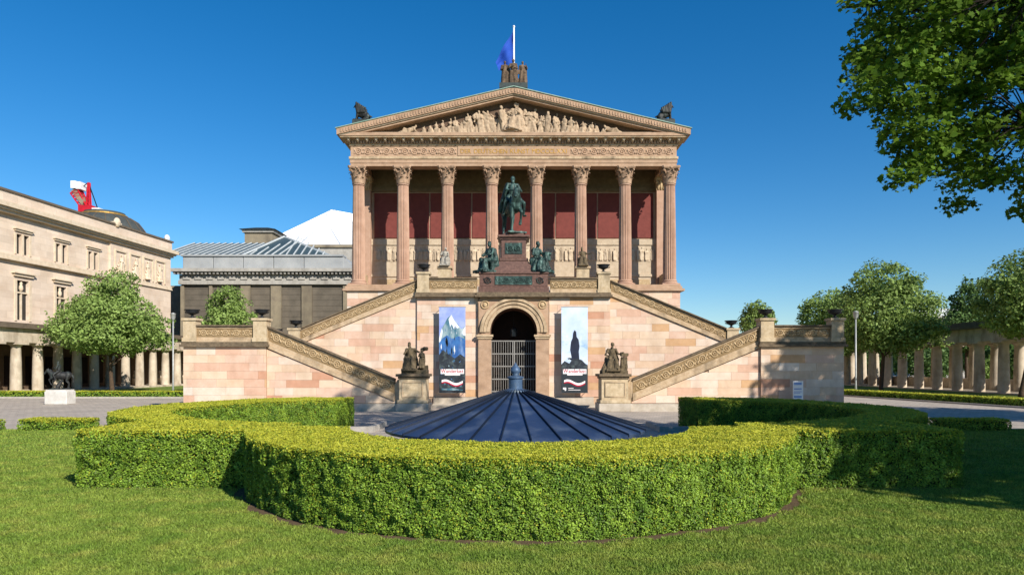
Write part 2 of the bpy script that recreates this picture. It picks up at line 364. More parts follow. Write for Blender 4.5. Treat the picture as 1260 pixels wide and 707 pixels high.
def standing(var=0, h=1.8, **hd):
    k = h/1.8; mb = MB(); J = dict(head=(0, -.03, 1.66), neck=(0, 0, 1.5), chest=(0, 0, 1.3), pelvis=(0, 0, .98), shL=(-.2, 0, 1.42), shR=(.2, 0, 1.42))
    if var == 0: J.update(elL=(-.3, -.05, 1.12), haL=(-.12, -.25, 1.12), elR=(.3, 0, 1.12), haR=(.3, -.1, .88))
    elif var == 1: J.update(elL=(-.3, -.1, 1.13), haL=(-.06, -.26, 1.2), elR=(.3, -.1, 1.13), haR=(.08, -.26, 1.12))
    else: J.update(elL=(-.26, 0, 1.12), haL=(-.3, -.14, .9), elR=(.33, -.05, 1.2), haR=(.24, -.22, 1.4), face=(.5, -1, 0))
    body(mb, J, **hd)
    mb.cap((-.09, 0, .95), (-.13, -.02, .12), .17, .17); mb.cap((.09, -.02, .95), (.13, -.04, .12), .17, .18); mb.cap((0, .05, .95), (0, .1, .12), .17, .18)
    mb.cap((.2, .08, 1.35), (.22, .1, .3), .09, .13); mb.cap((-.2, .02, 1.32), (.16, -.12, .9), .08, .1)
    for s in (-1, 1): mb.cap((s*.1, -.1, .05), (s*.12, -.27, .04), .06, .045)
    mb.xf(Matrix.Scale(k, 4)); return mb
def horse(lift=True):
    mb = MB()
    mb.ell((0, .42, 1.32), (.33, .78, .37)); mb.ell((0, -.22, 1.32), (.3, .36, .4)); mb.ell((0, .95, 1.36), (.33, .36, .36))
    mb.cap((0, -.35, 1.42), (-.08, -.74, 1.84), .25, .15); mb.cap((-.08, -.72, 1.88), (-.22, -1.04, 1.52), .125, .08); mb.ell((-.23, -1.06, 1.49), (.085, .09, .08))
    mb.cap((-.04, -.5, 1.9), (0, -.25, 1.58), .06, .07)
    for s in (-1, 1):
        mb.cap((-.06+s*.07, -.68, 1.97), (-.06+s*.09, -.68, 2.12), .045, .015, 6)
        mb.cap((s*.19, .95, 1.2), (s*.2, .86, .8), .17, .1); mb.cap((s*.2, .86, .8), (s*.2, 1.05, .5), .095, .06); mb.cap((s*.2, 1.05, .5), (s*.2, 1.0, .14), .055, .05); mb.cap((s*.2, 1.0, .1), (s*.2, .95, .05), .07, .075)
    def fore(s, up):
        if up: q = [(s*.18, -.3, 1.15), (s*.2, -.58, .92), (s*.2, -.45, .55), (s*.2, -.36, .42)]
        else: q = [(s*.18, -.3, 1.15), (s*.18, -.34, .66), (s*.18, -.33, .14), (s*.18, -.38, .05)]
        for i, (a, b) in enumerate(((.13, .08), (.075, .05), (.06, .075))): mb.cap(q[i], q[i+1], a, b)
    fore(-1, False); fore(1, lift)
    mb.cap((0, 1.25, 1.5), (0, 1.42, 1.1), .07, .1); mb.cap((0, 1.42, 1.1), (0, 1.4, .5), .1, .04)
    return mb
def rider(mb, cloak=True):
    J = dict(head=(0, .12, 2.58), neck=(0, .16, 2.42), chest=(0, .18, 2.2), pelvis=(0, .2, 1.78), shL=(-.23, .17, 2.32), shR=(.23, .17, 2.32),
        elL=(-.36, .0, 2.05), haL=(-.1, -.22, 1.98), elR=(.37, .05, 2.04), haR=(.16, -.2, 2.06), hipL=(-.2, .2, 1.72), hipR=(.2, .2, 1.72),
        knL=(-.44, -.2, 1.42), knR=(.44, -.2, 1.42), anL=(-.5, .02, .9), anR=(.5, .02, .9), toeL=(-.54, -.22, .84), toeR=(.54, -.22, .84))
    body(mb, J, 1.12, beard=True)
    if cloak:
        mb.cap((-.2, .32, 2.32), (-.4, .8, 1.25), .13, .15); mb.cap((.2, .32, 2.32), (.36, .8, 1.3), .13, .15); mb.cap((0, .36, 2.3), (0, .8, 1.5), .18, .26)
        mb.cap((-.25, .2, 2.3), (-.42, .45, 1.6), .1, .1); mb.cap((-.2, -.0, 1.72), (-.34, -.05, 1.5), .13, .12); mb.cap((.2, -.0, 1.72), (.34, -.05, 1.5), .13, .12)
    return mb

# ---------------------------------------------------------------- leaves, trees, hedges
def norm(a): return a/np.maximum(np.linalg.norm(a, axis=1, keepdims=True), 1e-9)
LOBES = np.array([(-.5, 0), (-.18, -.22), (-.3, -.5), (0, -.3), (.2, -.42), (.55, 0), (.2, .42), (0, .3), (-.3, .5), (-.18, .22)])
def leaf_mesh(name, P, N, size, m, shape='diamond', tilt=.8, aspect=.6):
    n = len(P); N = norm(np.asarray(N)+rng.normal(0, tilt, (n, 3))); T = norm(np.cross(N, rng.normal(0, 1, (n, 3)))); B = np.cross(N, T)
    sz = (size*rng.uniform(.65, 1.3, n))[:, None]
    if shape == 'maple':
        c = len(LOBES); V = np.empty((n, c, 3))
        for i, (a, b) in enumerate(LOBES): V[:, i] = P+T*sz*a+B*sz*b+N*sz*(-.25*abs(b)*abs(b)*2)
    else:
        c = 4; V = np.empty((n, 4, 3)); h = sz*.5; w = sz*.5*aspect
        V[:, 0] = P-T*h; V[:, 1] = P+B*w+N*h*.2; V[:, 2] = P+T*h; V[:, 3] = P-B*w+N*h*.2
    F = np.arange(n*c).reshape(n, c)
    return np_mesh(name, V.reshape(-1, 3), F, m)
def add_leaf(o_name, me, parent, kind=None):
    o = link(o_name, me, parent); w = worg(parent); o.location = (0, 0, 0) if parent is None else tuple(-w)
    ORG[o.name] = Vector((0, 0, 0)); return tag(o, kind=kind)
def tree(name, label, base, crown, n, size, m, group=None, bark=None, tr=.22, clump=.3, nb=9, cat='tree', stemtop=None, fill=.42, seed=None):
    """crown: ellipsoids (x,y,z,rx,ry,rz) in world coordinates"""
    t = thing(name, label, cat, base, group); b = Vector(base); rr = random.Random(seed if seed is not None else label)
    top = Vector(crown[0][:3]); mb = MB()
    mid = b.lerp(top, .45)+Vector((rr.uniform(-.15, .15), rr.uniform(-.15, .15), 0))
    mb.tube([b, b+Vector((0, 0, .3)), mid, top], [tr*1.35, tr, tr*.75, tr*.25], 9)
    cs = []; Vt = sum(c[3]*c[4]*c[5] for c in crown)
    P = []; N = []
    ext = []
    for (x, y, z, rx, ry, rz) in crown:
        for _ in range(7):
            d = Vector((rr.gauss(0, 1), rr.gauss(0, 1), rr.gauss(0, .8))).normalized(); f = rr.uniform(.2, .34)
            ext.append((x+d.x*rx*.92, y+d.y*ry*.92, z+d.z*rz*.92, rx*f, ry*f, rz*f))
    crown = [(x, y, z, rx*.93, ry*.93, rz*.93) for (x, y, z, rx, ry, rz) in crown]+ext; Vt = sum(c[3]*c[4]*c[5] for c in crown)
    for (x, y, z, rx, ry, rz) in crown:
        k = max(4, int(120*(rx*ry*rz)/Vt)); share = .6*n*(rx*ry*rz)/Vt/k
        q = int(.75*n*(rx*ry*rz)/Vt); g = norm(rng.normal(0, 1, (q, 3)))*(rng.random((q, 1))**.3); pos = np.array((x, y, z))+g*np.array((rx, ry, rz))*1.04
        sd = rr.uniform(0, 90); kk = np.array([noise.noise(Vector((v[0]*.8+sd, v[1]*.8, v[2]*1.0))) for v in pos.tolist()]) > .02-.3*rng.random(q)**2
        P.append(pos[kk]); N.append(g[kk]*.8+np.array((0, 0, .5)))
        for i in range(k):
            d = Vector((rr.gauss(0, 1), rr.gauss(0, 1), rr.gauss(0, 1))).normalized(); r = rr.random()**fill
            c = Vector((x+d.x*rx*r, y+d.y*ry*r, z+d.z*rz*r)); cs.append(c)
            q = int(share*rr.uniform(.6, 1.4)); cr = clump*(rx+ry+rz)/3*rr.uniform(.6, 1.25)
            g = rng.normal(0, 1, (q, 3)); g = norm(g)*(rng.random((q, 1))**.5); g[:, 2] *= .75
            P.append(np.array(c)+g*cr*1.25); N.append(g+np.array((0, 0, .5))+.5*np.array(d))
    for c in rr.sample(cs, min(nb, len(cs))):
        s = b.lerp(top, rr.uniform(.4, .85)); mb.tube([s, s.lerp(c, .5)+Vector((0, 0, .12*(c-s).length)), c], [tr*.38, tr*.24, tr*.08], 6)
    mb.build('trunk', bark or M_bark, t, smooth=True)
    add_leaf('crown', leaf_mesh('crown', np.concatenate(P), np.concatenate(N), size, m), t)
    return t
def inpoly(P, poly):
    x, y = P[:, 0], P[:, 1]; r = np.zeros(len(P), bool); j = len(poly)-1
    for i in range(len(poly)):
        xi, yi = poly[i]; xj, yj = poly[j]
        c = ((yi > y) != (yj > y)) & (x < (xj-xi)*(y-yi)/((yj-yi) or 1e-9)+xi); r ^= c; j = i
    return r
HEDGE_POLYS = []
def hedge(label, poly, h, dside, dtop, size, name='clipped_hedge', group=None, z0=.03, wob=.06, cat='hedge', topm=None, sidem=None):
    """poly: ccw plan outline"""
    poly = [Vector((p[0], p[1])) for p in poly]; n = len(poly)
    a = sum(poly[i].x*poly[(i+1) % n].y-poly[(i+1) % n].x*poly[i].y for i in range(n))
    if a < 0: poly.reverse()
    cx = sum(p.x for p in poly)/n; cy = sum(p.y for p in poly)/n
    t = thing(name, label, cat, (cx, cy, 0), group); HEDGE_POLYS.append([tuple(p) for p in poly])
    ins = []
    for i in range(n):
        e = (poly[(i+1) % n]-poly[i-1]).normalized(); ins.append(poly[i]-Vector((e.y, -e.x))*.17)
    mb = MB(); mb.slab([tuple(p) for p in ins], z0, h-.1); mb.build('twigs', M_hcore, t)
    P = []; N = []
    for i in range(n):
        p, q = poly[i], poly[(i+1) % n]; e = q-p; L = e.length
        if L < 1e-6: continue
        k = int(L*h*dside+rng.random()); s = rng.random(k); z = .01+rng.random(k)*(h-.02)
        nn = np.array((e.y/L, -e.x/L, 0.)); pos = np.stack([p.x+e.x*s, p.y+e.y*s, z], 1)
        w = np.array([noise.noise(Vector(v)*1.6) for v in pos.tolist()])*wob + np.array([noise.noise(Vector(v)*6) for v in pos.tolist()])*wob*1.15
        off = w-.07*rng.random(k)**1.5-np.where(z > h-.1, (z-h+.1)*.5, 0)-np.where(z < .15, (.15-z)*.2, 0)
        th = np.array([noise.noise(Vector(v)*2.6+Vector((7, 3, 1)))+.5*noise.noise(Vector(v)*8.) for v in pos.tolist()]); kp = th < .8+.4*rng.random(k)
        off = off-np.clip((th-.05)*.09, 0, .05); P.append((pos+nn*off[:, None])[kp]); N.append(np.tile(nn+np.array((0, 0, .35)), (int(kp.sum()), 1)))
    SP_, SN_ = np.concatenate(P), np.concatenate(N)
    mv = rng.random(len(SP_)) < np.clip((SP_[:, 2]-(h-.2))/.2, 0, 1)*.75+.04; side = (SP_[~mv], SN_[~mv]); mvP, mvN = SP_[mv], SN_[mv]
    A = abs(a)/2; xs = [p.x for p in poly]; ys = [p.y for p in poly]
    bb = (max(xs)-min(xs))*(max(ys)-min(ys)); k = int(bb*dtop)
    Q = np.stack([rng.uniform(min(xs)-.02, max(xs)+.02, k), rng.uniform(min(ys)-.02, max(ys)+.02, k)], 1); Q = Q[inpoly(Q, [tuple(p) for p in poly])]
    zz = np.array([noise.noise(Vector((x*1.3, y*1.3, 3)))*.035+noise.noise(Vector((x*7, y*7, 1)))*.03 for x, y in Q.tolist()])
    Tp = np.stack([Q[:, 0], Q[:, 1], h+zz-rng.random(len(Q))*.06], 1); tn = np.tile((0, -.35, 1.), (len(Tp), 1)); gm = rng.random(len(Tp)) < .2
    side = (np.concatenate([side[0], Tp[gm]-np.array((0, 0, .015))]), np.concatenate([side[1], tn[gm]])); Tp = np.concatenate([Tp[~gm], mvP]); tn = np.concatenate([tn[~gm], mvN])
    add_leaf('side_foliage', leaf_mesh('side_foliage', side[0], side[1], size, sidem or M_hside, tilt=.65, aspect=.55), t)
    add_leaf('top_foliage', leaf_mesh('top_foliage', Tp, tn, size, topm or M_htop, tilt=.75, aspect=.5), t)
    return t

# ---------------------------------------------------------------- ground
def sheet(name, pts, z, m):
    me = bpy.data.meshes.new(name); me.from_pydata([(x, y, z) for x, y in pts], [], [tuple(range(len(pts)))]); setmat(me, m); me.update()
    return tag(link(name, me), kind='structure')
sheet('ground', [(-900, -300), (900, -300), (900, 1500), (-900, 1500)], 0, M_pave)
C0 = (.12, 14.67)
arcp = [(C0[0]+4.2*math.cos(R(a)), C0[1]+4.2*math.sin(R(a))) for a in range(0, -181, -12)]
lawn_poly = [(-140, -60), (140, -60), (140, 25.6), (7.6, 25.6), (5.6, 15)]+arcp+[(-5.4, 15), (-7.4, 25.6), (-140, 25.6)]
sheet('lawn', lawn_poly, .03, M_lawn)
box('kerb', M_kerb, None, -140, -11.5, 25.6, 25.75, 0, .05, kind='structure'); box('kerb', M_kerb, None, 11.8, 140, 25.6, 25.75, 0, .05, kind='structure')
sheet('side_lawn', [(-60, 51), (-23, 51), (-23, 100), (-44, 100), (-46, 60)], .03, M_lawn)
sheet('side_lawn', [(30, 39), (45, 30), (60, 30), (60, 140), (22, 140), (27.2, 54)], .03, M_lawn)
# kerbs along the beds
MB().box(-60, -23, 50.7, 50.85, 0, .12).build('kerb', M_kerb, None, kind='structure')
kb = MB()
kb.slab([(29.3, 36), (29.5, 36), (26.0, 56), (25.8, 56)], 0, .1); kb.build('kerb', M_kerb, None, kind='structure')

# ---------------------------------------------------------------- ashlar walls (single blocks)
def clip(poly, conv):
    out = poly; n = len(conv)
    for i in range(n):
        a, b = conv[i], conv[(i+1) % n]; inp = out; out = []
        if not inp: return []
        ins = lambda p: (b[0]-a[0])*(p[1]-a[1])-(b[1]-a[1])*(p[0]-a[0]) >= -1e-9
        for j in range(len(inp)):
            p, q = inp[j], inp[(j+1) % len(inp)]; ip, iq = ins(p), ins(q)
            if ip: out.append(p)
            if ip != iq:
                d1 = (b[0]-a[0])*(p[1]-a[1])-(b[1]-a[1])*(p[0]-a[0]); d2 = (b[0]-a[0])*(q[1]-a[1])-(b[1]-a[1])*(q[0]-a[0])
                t = d1/(d1-d2); out.append((p[0]+(q[0]-p[0])*t, p[1]+(q[1]-p[1])*t))
    return out
def area(p): return abs(sum(p[i][0]*p[(i+1) % len(p)][1]-p[(i+1) % len(p)][0]*p[i][1] for i in range(len(p)))/2)
def ashlar(conv, y, parent, ch=.44, lmin=.85, lmax=1.9, depth=.06, holes=None, name='stone_block'):
    x0 = min(p[0] for p in conv); x1 = max(p[0] for p in conv); z0 = min(p[1] for p in conv); z1 = max(p[1] for p in conv)
    nc = max(1, round((z1-z0)/ch)); hh = (z1-z0)/nc
    last = None
    for r in range(nc):
        x = x0-random.uniform(0, lmax*.7)
        while x < x1:
            L = random.uniform(lmin, lmax); g = .0035
            q = clip([(x+g, z0+r*hh+g), (x+L-g, z0+r*hh+g), (x+L-g, z0+(r+1)*hh-g), (x+g, z0+(r+1)*hh-g)], conv); x += L
            if len(q) < 3 or area(q) < .02: continue
            m = random.choices(TINTS, TW)[0]
            if m is last and random.random() < .5: m = random.choices(TINTS, TW)[0]
            last = m
            MB().prism(q, y-random.uniform(0, .012), y+depth).build(name, m, parent)
def scroll_relief(x0, z0, x1, z1, y, r, parent, step=None, m=None):
    """running spiral and rosette ornament between two points of a (sloped) parapet"""
    L = abs(x1-x0); step = step or r*3.3; n = max(1, int(L/step)); mb = MB()
    for i in range(n):
        t = (i+.5)/n; cx = x0+(x1-x0)*t; cz = z0+(z1-z0)*t; sl = (z1-z0)/(x1-x0); s = 1 if i % 2 else -1
        pts = [(cx+r*math.cos(a), y, cz+r*math.sin(a)) for a in [2*PI*j/12 for j in range(13)]]
        mb.tube(pts, r*.22, 4, False)
        for j in range(5):
            a = 2*PI*j/5+.3*i; mb.ell((cx+r*.42*math.cos(a), y, cz+r*.42*math.sin(a)), (r*.24, r*.3, r*.24), 6, 4)
        w = step*.5
        for q in (-1, 1):
            pts = [(cx+q*(r*1.05+(w-r)*u), y, cz+sl*q*(r*1.05+(w-r)*u)+s*q*r*.75*math.sin(u*PI)) for u in (0, .25, .5, .75, 1)]
            mb.tube(pts, [r*.2, r*.26, r*.3, r*.22, r*.12], 4, False)
            mb.ell((cx+q*w*.86, y, cz+sl*q*w*.86-s*q*r*.55), (r*.3, r*.25, r*.22), 6, 4)
    return mb.build('scroll_relief', m or M_relief, parent, smooth=True, kind='stuff')
def parapet(x0, z0, x1, z1, h, y, th, parent, base=.24, capt=.13, orn=True, r=None):
    """parapet whose foot runs from (x0,z0) to (x1,z1); front face at y"""
    if x0 > x1: x0, z0, x1, z1 = x1, z1, x0, z0
    def band(a, b, y0, y1): return MB().prism([(x0, z0+a), (x1, z1+a), (x1, z1+b), (x0, z0+b)], y0, y1)
    band(base, h-capt, y+.04, y+th-.04).build('parapet_wall', M_panelb if orn else M_tan, parent)
    b = band(0, base*.62, y-.05, y+th+.02); bb = band(base*.62, base, y, y+th-.02); b.add(bb.v, bb.f); b.build('parapet_moulding', M_tan, parent)
    b = band(h-capt, h-capt*.55, y-.01, y+th); bb = band(h-capt*.55, h, y-.09, y+th+.06); b.add(bb.v, bb.f); b.build('coping', M_cap, parent)
    if orn:
        g = h-capt-base; fr = MB()
        for (a, c) in ((base, base+.05), (h-capt-.05, h-capt)):
            q = band(a, c, y+.005, y+.039); fr.add(q.v, q.f)
        fr.build('panel_frame', M_tan, parent)
        m_ = (x1-x0)*.02; scroll_relief(x0+m_, z0+base+g/2, x1-m_, z1+base+g/2, y+.04, r or g*.26, parent)

# ---------------------------------------------------------------- grand staircase
D1, D2, DC, DA = 36.4, 41.15, 41.0, 40.8
st = thing('grand_staircase', 'pink sandstone double staircase rising to a terrace with arched gateway below the temple portico', 'staircase', (0, 38, 0))
for s in (-1, 1):
    f = lambda pts: [(s*x, z) for x, z in pts][::s]
    # landing block and lower flight wall
    ashlar(f([(13.15, .42), (17.55, .42), (17.55, 3.42), (13.15, 3.42)]), D1-.12, st)
    ashlar(f([(6.3, .42), (13.15, .42), (13.15, 3.3), (6.3, .5)]), D1+.02, st)
    xa, xb = sorted((s*13.15, s*17.53))
    MB().box(xa, xb, D1-.08, 47, 0, 3.4).build('wall_core', M_core, st)
    MB().prism(f([(6.3, 0), (13.15, 0), (13.15, 3.28), (6.3, .46)]), D1+.06, D1+.6).build('wall_core', M_core, st)
    xa, xb = sorted((s*4.6, s*17.62)); MB().box(xa, xb, D1-.22, D1-.05, 0, .4).box(xa+.01, xb-.01, D1-.28, D1-.221, 0, .1).build('plinth_course', M_plinth, st)
    # steps
    mb = MB()
    for i in range(16): xa, xb = sorted((s*(6.5+i*.415), s*13.14)); mb.box(xa, xb, D1+.62, D2-.06, .17*i, .17*(i+1))
    mb.build('stair_flight', M_plinth, st); mb = MB()
    for i in range(18): xa, xb = sorted((s*(13.1-i*.405), s*5.72)); mb.box(xa, xb, D2+.62, D2+4.5, 3.4+.177*i, 3.4+.177*(i+1))
    mb.build('stair_flight', M_plinth, st)
    # landing cornice, posts, parapets
    xa, xb = sorted((s*13.0, s*17.7)); MB().box(xa, xb, D1-.3, 47.05, 3.42, 3.55).box(xa+.06, xb-.06, D1-.2, 47, 3.55, 3.68).build('cornice', M_cap, st)
    for xc, w in ((17.2, .66), (13.47, .7)):
        c = s*xc; MB().box(c-w/2, c+w/2, D1-.2, D1+w-.2, 3.68, 4.82).box(c-w/2-.07, c+w/2+.07, D1-.27, D1+w-.13, 4.82, 4.94).box(c-w/2-.05, c+w/2+.05, D1-.25, D1+w-.15, 3.68, 3.9).build('parapet_post', M_ped, st)
    parapet(s*13.84, 3.68, s*16.86, 3.68, .9, D1-.1, .4, st, base=.2)
    xa, xb = sorted((s*17.1, s*17.5)); MB().box(xa, xb, D1+.5, 47, 3.68, 4.58).build('parapet_wall', M_tan, st)
    xa, xb = sorted((s*13.2, s*17.0)); MB().box(xa, xb, 46.5, 46.9, 3.68, 4.55).build('parapet_wall', M_tan, st)
    parapet(s*13.12, 3.36, s*6.35, .55, 1.17, D1-.02, .45, st, base=.34)
    # rounded scroll that ends the lower rail
    mb = MB(); pts = [(s*(6.35-.02-.32*(1-math.cos(a))*.5), 1.45-.9*a/PI) for a in [PI*i/8 for i in range(9)]]
    xa, xb = sorted((s*6.05, s*6.36)); mb.prism([(xa, .42), (xb, .42), (xb, 1.72), ((xa+xb)/2, 1.66), (xa, 1.4)], D1+.02, D1+.42); mb.build('rail_end_scroll', M_tan, st)
    # upper flight
    ashlar(f([(5.72, .5), (12.95, .5), (12.95, 3.72), (5.72, 6.7)]), D2, st)
    MB().prism(f([(5.6, 0), (12.95, 0), (12.95, 3.7), (5.6, 6.72)]), D2+.04, D2+.58).build('wall_core', M_core, st)
    parapet(s*12.85, 3.74, s*5.85, 6.62, .94, D2-.06, .45, st, base=.22)
    c = s*13.2; MB().box(c-.35, c+.35, D2-.1, D2+.6, 3.68, 4.56).box(c-.41, c+.41, D2-.16, D2+.66, 4.56, 4.68).build('parapet_post', M_ped, st)
    # central block
    ashlar(f([(2.1, .55), (5.8, .55), (5.8, 6.5), (2.1, 6.5)]), DC, st)
    xa, xb = sorted((s*1.45, s*5.78)); MB().box(xa, xb, DC+.05, 49, 0, 6.52).build('wall_core', M_core, st)
    xa, xb = sorted((s*2.1, s*4.8)); MB().box(xa, xb, DC-.1, DC+.05, 0, .54).box(xa, xb, DC-.6, DC-.1, 0, .17).build('plinth_course', M_plinth, st)
    xa, xb = sorted((s*2.14, s*5.9)); MB().box(xa, xb, DC-.28, DC+.5, 6.52, 6.66).box(xa, xb-.06 if s > 0 else xb, DC-.2, DC+.45, 6.66, 6.78).build('cornice', M_cap, st)
    c = s*5.42; MB().box(c-.35, c+.35, DC-.14, DC+.56, 6.79, 7.9).box(c-.42, c+.42, DC-.21, DC+.63, 7.9, 8.03).box(c-.4, c+.4, DC-.19, DC+.61, 6.79, 7.0).build('parapet_post', M_ped, st)
    parapet(s*2.2, 6.785, s*5.05, 6.785, .9, DC-.06, .4, st, base=.18)
    # jamb pilasters with impost, and roundel above
    c = s*1.72; MB().box(c-.39, c+.39, DA-.03, DA+.02, 0.5, 4.02).box(c-.42, c+.42, DA-.1, DA+.019, 0, .5).build('jamb_pilaster', M_entab, st)
    MB().box(c-.44, c+.44, DA-.1, DA+.02, 4.02, 4.14).box(c-.5, c+.5, DA-.16, DA+.02, 4.14, 4.27).build('impost', M_tan, st)
    rd = MB(); rc = (s*1.72, DA, 6.05)
    rd.tube([(rc[0]+.22*math.cos(a), DA-.02, rc[2]+.22*math.sin(a)) for a in [2*PI*i/14 for i in range(15)]], .045, 5, False)
    rd.ell((rc[0], DA, rc[2]), (.14, .08, .14), 10, 6); rd.build('roundel', M_relief, st, smooth=True)
# terrace body, arch block
MB().box(-5.79, 5.79, DC+3.2, 49.2, 6.0, 6.6).build('terrace_floor', M_plinth, st)
ar = 1.41; ac = 4.42
AN = [PI*i/24 for i in range(25)]
mb = MB(); arc = [(ar*math.cos(a), ac+ar*1.04*math.sin(a)) for a in AN]
outer = []
for x, z in arc:
    dx, dz = x, z-ac; k = min(2.13/abs(dx) if abs(dx) > 1e-6 else 99, (6.5-ac)/dz if dz > 1e-6 else 99); outer.append((dx*k, ac+dz*k))
def strip(mb, A, B, y):
    n = len(A); mb.add([(x, y, z) for x, z in A]+[(x, y, z) for x, z in B], [(i, i+n, i+n+1, i+1) for i in range(n-1)])
strip(mb, arc, outer, DA)
mb.box(-2.13, -1.41, DA, DA+.25, 0, ac); mb.box(1.41, 2.13, DA, DA+.25, 0, ac)
mb.box(-2.131, -2.1, DA, DA+.25, ac, 6.5); mb.box(2.1, 2.131, DA, DA+.25, ac, 6.5)
n = len(arc)
mb.build('arch_spandrel', M_entab, st)
mb = MB()
vs = [(x, DA, z) for x, z in arc]+[(x, DA+2.6, z) for x, z in arc]; mb.add(vs, [(i, i+1, i+1+n, i+n) for i in range(n-1)])
mb.add([(-1.41, DA+.25, 0), (-1.41, DA+2.6, 0), (-1.41, DA+2.6, ac), (-1.41, DA+.25, ac)], [(0, 1, 2, 3)])
mb.add([(1.41, DA+.25, 0), (1.41, DA+2.6, 0), (1.41, DA+2.6, ac), (1.41, DA+.25, ac)], [(3, 2, 1, 0)])
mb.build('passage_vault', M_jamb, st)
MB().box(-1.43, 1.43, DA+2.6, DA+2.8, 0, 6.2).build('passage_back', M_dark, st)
MB().box(-1.44, 1.44, DA+1.0, DA+2.59, 6.0, 6.52).build('wall_core', M_core, st)
for r0, r1, pr in ((1.41, 1.6, .06), (1.62, 1.8, .1), (1.82, 2.02, .15)):    # archivolt rings
    a_ = [(r0*math.cos(a), ac+r0*1.03*math.sin(a)) for a in AN]; b_ = [(r1*math.cos(a), ac+r1*1.0*math.sin(a)) for a in AN]
    mb = MB(); strip(mb, a_, b_, DA-pr)
    for q in (a_, b_): mb.add([(x, DA-pr, z) for x, z in q]+[(x, DA+.01, z) for x, z in q], [(i, i+1, i+1+n, i+n) for i in range(n-1)])
    mb.build('archivolt_ring', M_tan, st)
MB().box(-2.3, 2.3, DA-.32, DA+.5, 6.5, 6.62).box(-2.2, 2.2, DA-.22, DA+.5, 6.62, 6.79).build('cornice', M_cap, st)
MB().box(-5.2, 5.2, DA-1.2, DA-.61, 0, .12).build('threshold_step', M_plinth, st)

# gate in the archway
gt = thing('barred_gate', 'tall grey iron barred gate closing the arched passage', 'gate', (0, DA+.85, 0))
bar = None
for i in range(20):
    x = -1.33+2.66*i/19
    if bar is None: bar = MB().tube([(x, DA+.85, .08), (x, DA+.85, 3.92)], .018, 6).build('bar', M_grey, gt); bx = x
    else: clone(bar, gt, (x-bx, 0, 0))
for z in (.1, .85, 1.6, 2.38, 3.14, 3.92): MB().box(-1.39, 1.39, DA+.81, DA+.89, z-.035, z+.035).build('rail', M_grey, gt)
for x in (-.05, .05): MB().box(x-.03, x+.03, DA+.8, DA+.9, .08, 3.95).build('gate_stile', M_grey, gt)
for x in (-1.38, 1.38): MB().box(x-.03, x+.03, DA+.8, DA+.9, 0, 3.95).build('gate_stile', M_grey, gt)
lt = thing('hanging_lantern', 'dark lantern hanging under the vault above the barred gate', 'lantern', (0, DA+1.3, 4.15))
MB().lathe([(.02, 0), (.16, .08), (.2, .5), (.1, .62), (.03, .7)], (0, DA+1.3, 4.15), 6).build('lamp_body', M_glassd, lt)
MB().tube([(0, DA+1.3, 4.83), (0, DA+1.3, 5.72)], .015, 5).build('chain', M_iron, lt)
for i in range(6):
    a = PI/3*i; MB().tube([(.17*math.cos(a), DA+1.3+.17*math.sin(a), 4.22), (.215*math.cos(a), DA+1.3+.215*math.sin(a), 4.66)], .018, 4).build('glazing_bar', M_iron, lt)

# ---------------------------------------------------------------- urns
def urn0():
    t = thing('bronze_urn', 'x', 'urn', (0, 0, 0), 'dark urns on the staircase posts')
    MB().lathe([(.17, 0), (.18, .04), (.07, .1), (.06, .16), (.1, .2)], n=16).build('foot', M_iron, t, smooth=True)
    MB().lathe([(.1, .19), (.25, .26), (.33, .36), (.31, .4), (.4, .44), (.4, .47), (.3, .46), (.2, .38)], n=20).build('bowl', M_iron, t, smooth=True)
    for s in (-1, 1): MB().tube([(s*.26, 0, .27), (s*.36, 0, .29), (s*.37, 0, .38)], .02, 5).build('handle', M_iron, t)
    return t
ur = urn0(); ur.location = (-17.2, D1+.13, 4.94); ur['label'] = 'dark urn on the outermost left corner post of the staircase'; ORG[ur.name] = Vector(ur.location)
for x, y, z, k, lb in ((-13.47, D1+.13, 4.94, 1, 'dark urn on the post where the left lower flight begins'), (-16.1, 46.7, 4.55, .8, 'small dark urn on the rear parapet of the left landing'),
    (-13.2, D2+.25, 4.68, 1, 'dark urn on the post at the foot of the left upper flight'), (-5.42, DC+.21, 8.03, 1, 'dark urn on the terrace post left of the monument'),
    (5.42, DC+.21, 8.03, 1, 'dark urn on the terrace post right of the monument'), (13.2, D2+.25, 4.68, 1, 'dark urn on the post at the foot of the right upper flight'),
    (13.47, D1+.13, 4.94, 1.0, 'dark urn on the post where the right lower flight begins'), (16.9, 46.7, 4.55, .95, 'dark urn on the rear parapet of the right landing'),
    (17.2, D1+.13, 4.94, 1.0, 'dark urn on the outermost right corner post of the staircase')):
    dup(ur, (x, y, z), lb, (k, k, k))

# ---------------------------------------------------------------- front pedestals with seated groups
def pedestal():
    t = thing('stone_pedestal', 'square stone pedestal under the seated pair at the foot of the left stair', 'pedestal', (-5.35, D1+.35, 0), 'stone pedestals at the foot of the stairs')
    x, y = -5.35, D1+.35
    b = lambda w, z0, z1: MB().box(x-w, x+w, y-w, y+w, z0, z1)
    b(.86, 0, .42).build('base', M_plinth, t, bevel=.02); b(.8, .42, .6).build('base', M_ped, t, bevel=.03); b(.7, .6, 1.72).build('shaft', M_ped, t)
    m = MB().box(x-.55, x+.55, y-.73, y-.699, .75, .8).box(x-.55, x+.55, y-.73, y-.699, 1.52, 1.57).box(x-.55, x-.5, y-.73, y-.699, .8, 1.52).box(x+.5, x+.55, y-.73, y-.699, .8, 1.52); m.build('panel_frame', M_tan, t)
    m = b(.76, 1.72, 1.84); q = b(.86, 1.84, 1.98); m.add(q.v, q.f); m.build('cornice', M_cap, t, bevel=.02)
    return t
pd = pedestal(); dup(pd, (5.35, D1+.35, 0), 'square stone pedestal under the seated man at the foot of the right stair')
